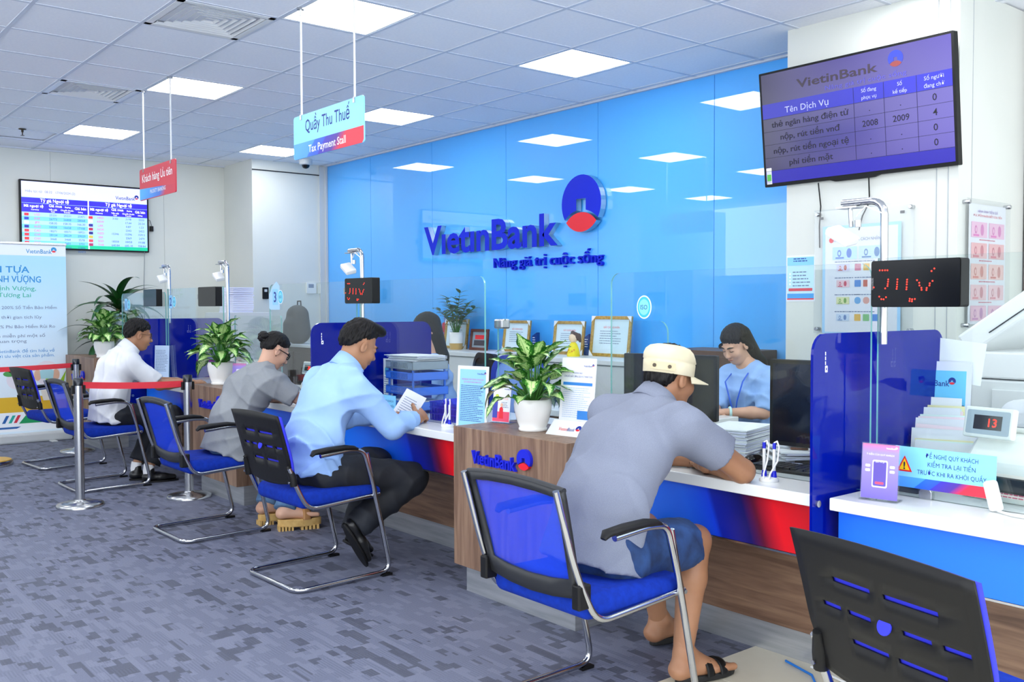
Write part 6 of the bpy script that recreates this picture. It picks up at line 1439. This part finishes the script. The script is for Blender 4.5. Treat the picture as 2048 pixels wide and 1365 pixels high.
t = thing('ink_stamp', 'red self-inking stamp on the desk beside the capped man', 'stamp', (-2.585, 3.20, ZD)); MB().box((-.025, -.02, 0), (.025, .02, .05)).build('body', mat('stamp_red', 'B0101C', .35), t, bevel=.004); MB().box((-.02, -.016, .05), (.02, .016, .075)).build('cap', mat('stamp_red', 'B0101C', .35), t, bevel=.005)
t = thing('document_sorter', 'grey paper rack edge beside the arm of the capped man', 'rack', (-2.75, 3.28, ZD), math.radians(20)); MB().box((-.14, -.1, 0), (.14, .1, .02)).box((-.14, .09, 0), (.14, .1, .10)).build('body', M_GREYP, t, bevel=.004)
for k, (x, c) in enumerate(((-2.48, '2A3CA8'), (-2.44, '1A1FC8'), (-2.52, '303860'))):
    tag(MB().tube([(x, 3.14, ZD + .006), (x + .06, 3.20 + .02 * k, ZD + .006)], .0055, 8).build('ballpoint_pen', mat('pen' + c, c, .3)), ('dark blue ballpoint pen lying between stamp and keyboard', 'bright blue ballpoint pen lying nearest the keyboard', 'slate ballpoint pen lying nearest the red stamp')[k], 'pen', 'pens lying on the desk')
# left desks
t, F = holder('leaflet_card', 'narrow white payment card stand beside the hand of man in white', -8.86, 3.0, ZD, 16, .085, .20, M_PAPER, .08)
plate('blue_head', F, .079, .03, .0008, .0014, mat('strip_blue', '2C8BE0', .5), t, 0, 0, .18)
for k, c in enumerate(('3A6AC8', 'D8583A', '8A8A90', '30323A')): plate('card_logo', F, .026, .016, .0008, .0014, mat('cl' + c, c, .5), t, .003, 0, .14 - .032 * k)
t, F = holder('notice_stand', 'pale blue notice stand between the man in white and middle plant', -8.60, 2.99, ZD, 28, .17, .31, mat('sheet_pale', 'B9CFEA', .5), .05); lines_of(F, -.07, .26, .14, 14, .014, .005, M_INK, t, 3, .0014)
t, F = holder('payment_stand', 'violet payment stand on the middle cabinet right of its plant', -6.80, 2.93, .82, 30, .125, .17, MATS['violet_print'], .12); plate('phone_print', F, .05, .09, .0008, .0014, MATS['violet_pale'], t, .006, 0, .08)
t = thing('scanner', 'grey flatbed machine behind glass left of the middle plant', 'machine', (-7.72, 3.42, ZD), math.radians(4)); MB().box((-.2, -.15, 0), (.2, .15, .16)).build('body', M_LGREY, t, bevel=.012); MB().box((-.15, -.155, .02), (.15, -.14, .09)).build('slot', M_BLACKG, t); MB().box((-.19, -.13, .16), (.19, .15, .185)).build('lid', mat('scanner_lid', '6A8EA8', .3), t, bevel=.006)
# cables on the floor
tag(tube_obj('network_cable', [(-2.2, 3.18, .012), (-2.05, 3.13, .012), (-1.95, 3.02, .012), (-1.86, 2.98, .012), (-1.7, 2.9, .012)], .005, mat('cable_blue', '1E7AD8', .4), None), 'blue network cable lying on the cream floor tiles', 'cable')
tag(tube_obj('power_cord', [(-2.1, 3.2, .012), (-1.92, 3.16, .012), (-1.8, 3.06, .012), (-1.6, 3.1, .012)], .005, M_WPLAST, None), 'white power cord lying on the cream floor tiles', 'cable')

# ---------------------------------------------------------------- back of the office
t = thing('wall_shelf_unit', 'long low white cabinet along the blue wall carrying framed certificates', 'cabinet', (0, 0, 0)); MB().box((-8.6, 5.08, .965), (-4.75, YB - .003, 1.0)).build('top', M_WPLAST, t, bevel=.003); MB().box((-8.58, 5.11, 0), (-4.77, YB - .003, .965)).build('carcass', M_LGREY, t)
for k in range(6): MB().box((-8.57 + .635 * k, 5.098, .05), (-8.57 + .635 * k + .62, 5.11, .955)).build('door', M_WPLAST, t, bevel=.002)
def pframe(label, x0, x1, h, m, cert=True, y=5.50, lean=.12):
    t = thing('picture_frame', label, 'picture frame', ((x0 + x1) / 2, y, 1.0), 0, 'framed certificates on the back shelf'); w = x1 - x0; F = frame((0, 0, 0), (1, 0, 0), (0, lean, 1)); b = MB(); q = .026
    for a, c in (((-w / 2, 0), (w / 2, q)), ((-w / 2, h - q), (w / 2, h)), ((-w / 2, q), (-w / 2 + q, h - q)), ((w / 2 - q, q), (w / 2, h - q))): b.prism([a, (c[0], a[1]), c, (a[0], c[1])], F, -.012, .008)
    b.build('frame_moulding', m, t, bevel=.003); plate('certificate', F, w - 2 * q, h - 2 * q, -.008, -.004, mat('cert_paper', 'D3E6F2', .5) if cert else mat('photo_print', '8A9AA8', .4), t, 0, 0, h / 2)
    if cert:
        lines_of(F, -w * .28, h * .62, w * .56, 6, h * .06, h * .018, M_INK, t, int(w * 100), -.0035); letters(F, [('GIẤY CHỨNG NHẬN', 0, h * .70, h * .05, 'c', w * .4)], M_RED, t, off=-.0033)
        for sx in (-1, 1):
            for vy in (0, h): MB().prism([(sx * w / 2, vy), (sx * (w / 2 - .05), vy), (sx * w / 2, vy + (.05 if vy == 0 else -.05))], F, .008, .0095).build('corner_guard', M_PAPER, t)
    else: plate('photo_group', F, w * .6, h * .25, -.004, -.003, mat('photo_dark', '2A3040', .4), t, 0, 0, h * .35); plate('photo_banner', F, w * .5, h * .2, -.004, -.003, M_RED, t, 0, 0, h * .62)
M_GOLD = noisy('gold_frame', 'A8823A', 'C8A458', 60, .35, metal=.5)
pframe('gold-framed certificate half hidden by the small shelf plant', -7.80, -7.42, .29, M_GOLD); pframe('dark red framed group photo right of the shelf plant', -7.29, -7.02, .20, mat('dark_red_wood', '5A2A22', .4), False, 5.44); pframe('gold-framed certificate behind the top of the cabinet plant', -6.87, -6.50, .285, M_GOLD); pframe('gold-framed certificate behind the little doll', -6.18, -5.80, .285, M_GOLD); pframe('largest gold-framed certificate at the right end of the shelf', -5.72, -5.27, .33, M_GOLD)
t = thing('doll', 'small doll in yellow dress with dark hair on shelf', 'doll', (-5.74, 5.34, 1.0)); MB().lathe([(.052, 0), (.054, .01), (.045, .06), (.03, .10), (.018, .115)], 20).build('dress', mat('yellow_dress', 'F2DE1E', .5), t); MB().lathe([(.008, .112), (.03, .122), (.038, .145), (.036, .168), (.02, .182), (.001, .185)], 20).build('head', mat('doll_skin', 'F0D2B0', .5), t)
S = Sdf((-.08, -.06, .1), (.08, .08, .22), .005); S.ell((0, .012, .16), (.043, .036, .04)); S.ell((-.03, .02, .195), (.016, .016, .014)); S.cap((.045, .02, .17), (.052, .025, .125), .018, .012); sdf_obj('hair', [S], mat('doll_hair', '4A3228', .6), t)
for k in range(6): a = -2.4 + .35 * k; MB().lathe([(.007, 0), (.007, .003)], 8, 0, (0, 0, 0), frame((.047 * math.cos(a), .047 * math.sin(a), .03 + .012 * (k % 3)), (-math.sin(a), math.cos(a), 0), (0, 0, 1))).build('dress_flower', mat('dress_orange', 'E08A2A', .5), t)
for k, (x, l) in enumerate(((-7.36, 'plant and the group photo'), (-6.44, 'behind the cabinet plant'), (-5.775, 'right of the doll'))):
    t = thing('award_block', ('blue glass award block between ' + l) if k == 0 else ('blue glass award block on shelf ' + l), 'award', (x, 5.54, 1.0), 0, 'award blocks on the back shelf'); MB().add([(-.03, -.02, 0), (.03, -.02, 0), (.03, .02, 0), (-.03, .02, 0), (-.03, -.02, .15), (.03, -.02, .18), (.03, .02, .18), (-.03, .02, .15)], [(3, 2, 1, 0), (4, 5, 6, 7), (0, 1, 5, 4), (1, 2, 6, 5), (2, 3, 7, 6), (3, 0, 4, 7)]).build('block', mat('award_navy', '16367A', .1), t, bevel=.003); lines_of(front(0, -.021, .08), -.02, .05, .04, 4, .02, .006, M_PAPER, t, k, .001)
t = thing('crystal_award', 'clear crystal award on the shelf behind the cabinet plant', 'award', (-6.33, 5.50, 1.0)); MB().box((-.04, -.02, 0), (.04, .02, .03)).build('plinth', MATS['award_navy'], t, bevel=.003); MB().add([(-.03, -.012, .03), (.03, -.012, .03), (.03, .012, .03), (-.03, .012, .03), (0, 0, .19)], [(0, 1, 4), (1, 2, 4), (2, 3, 4), (3, 0, 4), (3, 2, 1, 0)]).build('crystal', M_ACRYL, t)
t = thing('red_charm', 'red lucky charm with tassel hanging on the blue wall', 'ornament', (-7.98, YB - .006, 1.2)); F = front(0, 0, 0); MB().prism(rrect(.07, .10, .02), F, 0, .01).build('charm', mat('charm_red', 'B8283A', .5), t, bevel=.003); MB().tube([(0, -.005, -.05), (0, -.005, -.14)], .008, 8, rs=[.005, .011]).build('tassel', mat('tassel_red', 'D83048', .7), t); MB().tube([(0, -.005, .05), (0, -.005, .12)], .002, 6).build('cord', mat('tassel_red', 'D83048', .7), t)
t = thing('storage_jar', 'dark jar with orange lid on the shelf beside red charm', 'jar', (-8.08, 5.42, 1.0)); MB().lathe([(.04, 0), (.042, .1), (.036, .11)], 18).build('jar', mat('dark_glass', '23303A', .2), t); MB().lathe([(.03, .11), (.03, .14), (.02, .155), (.001, .157)], 16).build('lid', mat('orange_lid', 'F2A024', .5), t)
sheets('paper_pile', 'flat magazines lying on the shelf left of the doll', -6.15, 5.25, 1.0, 4, .28, .2, 4, 5, M_PAPER, .006)
# staff desk, chairs, storage
t = thing('staff_desk', 'white back desk with walnut side where the staff woman works', 'desk', (0, 0, 0)); MB().box((-4.65, 3.98, ZD - .04), (-3.48, 4.55, ZD)).build('desktop', M_WSTONE, t, bevel=.004); MB().box((-3.52, 4.0, 0), (-3.49, 4.53, ZD - .04)).build('side_panel', M_WOODV, t); MB().box((-4.64, 4.0, 0), (-4.61, 4.53, ZD - .04)).build('side_panel', M_WOODV, t); MB().box((-4.61, 4.01, .15), (-3.52, 4.03, ZD - .04)).build('front_panel', M_WOODH, t)
sheets('paper_pile', 'tall sloping pile of files under the hands of staff woman', -3.80, 4.40, ZD, 10, .26, .22, 22, 15, M_PAPER, .007, .015); sheets('paper_pile', 'light blue folders on the right end of the back desk', -3.60, 4.20, ZD, 3, .20, .26, 23, 35, mat('folder_blue', 'C3DFF4', .6), .004)
keyboard('black keyboard on the back desk under the monitor', -3.95, 4.2, ZD, 10)
t = thing('desk_calendar', 'small pink desk calendar behind the glass left of the cap', 'calendar', (-3.02, 3.52, ZD), math.radians(10)); F = frame((0, 0, 0), (1, 0, 0), (0, .35, 1)); plate('page', F, .20, .13, 0, .003, mat('calendar_pink', 'E8909A', .5), t, 0, 0, .065); plate('calendar_yellow', F, .12, .05, .003, .004, mat('calendar_gold', 'F0D87A', .5), t, .02, .02, .04); MB().box((-.1, 0, 0), (.1, .09, .003)).build('foot', M_PAPER, t)
for k in range(14): MB().tube([F @ Vector((-.09 + .18 * k / 13, .122, -.004)), F @ Vector((-.09 + .18 * k / 13, .138, .002)), F @ Vector((-.09 + .18 * k / 13, .125, .007))], .0015, 5).build('spiral_ring', M_SATIN, t)
def office_chair(label, x, y, rz, mback, mframe):
    t = thing('office_chair', label, 'chair', (x, y, 0), math.radians(rz), 'staff swivel chairs'); MB().box((-.24, -.22, .44), (.24, .24, .51)).build('seat', mframe, t, bevel=.03); MB().lathe([(.028, .08), (.028, .44)], 14).build('gas_column', M_BLACK, t)
    for k in range(5):
        a = 2 * PI * k / 5; MB().tube([(0, 0, .1), (.26 * math.cos(a), .26 * math.sin(a), .07)], .018, 8).build('base_arm', M_BLACK, t); MB().lathe([(.025, .005), (.025, .05)], 10, 0, (.27 * math.cos(a), .27 * math.sin(a), 0)).build('castor', M_BLACK, t)
    F = frame((0, -.24, 0), (1, 0, 0), (0, -.12, 1)); out = rrect(.46, .50, .12, 6, 0, .82); inn = rrect(.38, .42, .09, 6, 0, .82)
    vs = []; n = len(out)
    for d in (-.02, .02):
        for ring in (out, inn): vs += [F @ Vector((u, v, d + .12 * u * u * 2)) for u, v in ring]
    fs = []
    for k in range(n): j = (k + 1) % n; fs += [(k, j, n + j, n + k), (2 * n + k, 3 * n + k, 3 * n + j, 2 * n + j), (k, 2 * n + k, 2 * n + j, j), (n + k, n + j, 3 * n + j, 3 * n + k)]
    MB().add(vs, fs).build('back_rim', mframe, t); MB().prism(inn, F, -.004, .012).build('back_mesh', mback, t); MB().tube([(0, -.2, .42), (0, -.3, .5), (0, -.32, .7)], .018, 8).build('back_spine', M_BLACK, t)
    for s in (-1, 1): MB().tube([(s * .24, -.05, .48), (s * .28, -.05, .55), (s * .28, -.05, .66), (s * .28, .12, .67)], .015, 8).build('arm', M_BLACK, t)
M_MESHL = mat('pale_blue_mesh', '7FA4E8', .7, alpha=.8)
office_chair('empty blue mesh staff chair behind the notice frames', -5.06, 3.97, 200, M_MESHL, mat('chair_rim_blue', '12309A', .6)); office_chair('dark staff chair under the woman with lanyard', -3.80, 4.80, 176, M_BLACK, M_BLACK); office_chair('dark staff chair behind the partly hidden staff member', -5.72, 4.0, 165, M_BLACK, M_BLACK); office_chair('dark staff chair at the right edge', -1.42, 3.88, 178, M_BLACK, M_BLACK)
t = thing('wood_cupboard', 'brown wooden cupboard against blue wall behind the capped man', 'cupboard', (-4.32, 5.42, 0)); MB().box((-.33, -.22, 0), (.33, .22, 1.10)).build('body', mat('brown_wood', '5A3E2A', .5), t, bevel=.004)
for s in (-1, 1): d = MB().box((s * .165 - .155, -.235, .05), (s * .165 + .155, -.22, 1.06)).build('door', mat('brown_wood', '5A3E2A', .5), t, bevel=.003); MB().lathe([(.008, 0), (.008, .02)], 8, 0, (0, 0, 0), front(s * .03, -.235, .6)).build('knob', M_SATIN, d)
t = thing('copier', 'large light grey office copier with raised lid at the right edge', 'copier', (-2.0, 4.25, 0)); mg = mat('copier_grey', 'D6DADA', .45); MB().box((0, 0, .05), (.66, .62, 1.08)).build('body', mg, t, bevel=.01)
MB().box((-.005, -.005, 1.085), (.665, .625, 1.20)).build('scanner_bed', M_WPLAST, t, bevel=.008); MB().box((.10, -.012, .70), (.64, 0, 1.04)).build('side_door', mg, t, bevel=.004); MB().box((.10, -.012, .08), (.64, 0, .69)).build('lower_door', mg, t, bevel=.004); MB().box((.25, -.02, .76), (.6, -.012, 1.0)).build('access_panel', M_LGREY, t, bevel=.004)
for cx, cz in ((.40, .86), (.22, .60), (.32, .60)):
    b = MB()
    for i in range(8):
        for j in range(6): b.box((cx + .0115 * i, -.0215 if cz > .8 else -.0135, cz + .0115 * j - .03), (cx + .0115 * i + .007, -.0205 if cz > .8 else -.0125, cz + .0115 * j - .023))
    b.build('vent_grille', M_DARKGAP, t)['kind'] = 'stuff'
M = Matrix.Translation((0.02, .55, 1.20)) @ Matrix.Rotation(-.62, 4, 'Y'); MB().box((-.03, -.55, .0), (.64, .06, .10), 0, M).build('lid', M_WPLAST, t, bevel=.012); MB().box((.1, -.556, .03), (.6, -.548, .034), 0, M).build('lid_seam', M_DARKGAP, t)
plate('badge', front(.30, -.008, 1.14), .08, .03, 0, .004, M_LGREY, t)
t = thing('side_cabinet', 'dark low cabinet against the column behind sticker 3', 'cabinet', (-9.3, 4.75, 0)); MB().box((-.65, -.22, 0), (.65, .22, 1.0)).build('body', mat('dark_brown_wood', '4A3C34', .5), t, bevel=.004); MB().box((-.66, -.23, 1.0), (.66, .23, 1.025)).build('top', M_LGREY, t, bevel=.003)
for s in (-1, 0, 1): MB().box((s * .43 - .2, -.232, .05), (s * .43 + .2, -.22, .95)).build('door', mat('dark_brown_wood', '4A3C34', .5), t, bevel=.003)
t = thing('backpack', 'dark grey backpack standing on the dark side cabinet', 'bag', (-9.35, 4.70, 1.025)); S = Sdf((-.25, -.2, -.02), (.25, .2, .5), .009); S.cap((0, 0, .12), (0, 0, .30), .13, .11, .03, side=(1, 0, 0), sc=1.3); S.cap((0, -.08, .1), (0, -.08, .2), .07, .07, .03, side=(1, 0, 0), sc=1.6); S.plane((0, 0, .0), (0, 0, -1)); sdf_obj('bag_body', [S], mat('charcoal_cloth', '3A3E40', .8), t); MB().tube([(-.04, .02, .40), (-.035, .02, .45), (.035, .02, .45), (.04, .02, .40)], .008, 8).build('handle', M_BLACK, t)
t = thing('filing_cabinet', 'tall light grey filing cabinet behind the left glass screens', 'cabinet', (-9.25, 4.0, 0)); MB().box((-.24, -.25, 0), (.24, .25, 1.36)).build('body', M_LGREY, t, bevel=.006)
for k in range(4): d = MB().box((-.23, -.262, .05 + .325 * k), (.23, -.25, .05 + .325 * k + .31)).build('drawer', M_LGREY, t, bevel=.004); MB().box((-.05, -.275, .2 + .325 * k), (.05, -.262, .22 + .325 * k)).build('handle', M_SATIN, d)
sheets('paper_pile', 'tall stack of paper bundles on top of grey filing cabinet', -9.25, 3.98, 1.36, 14, .30, .22, 31, 3, M_PAPER2, .018, .006)
sheets('paper_pile', 'papers beside the hands of the woman in grey', -5.80, 2.965, ZD, 2, .21, .13, 33, 0, M_PAPER, .001, .004)
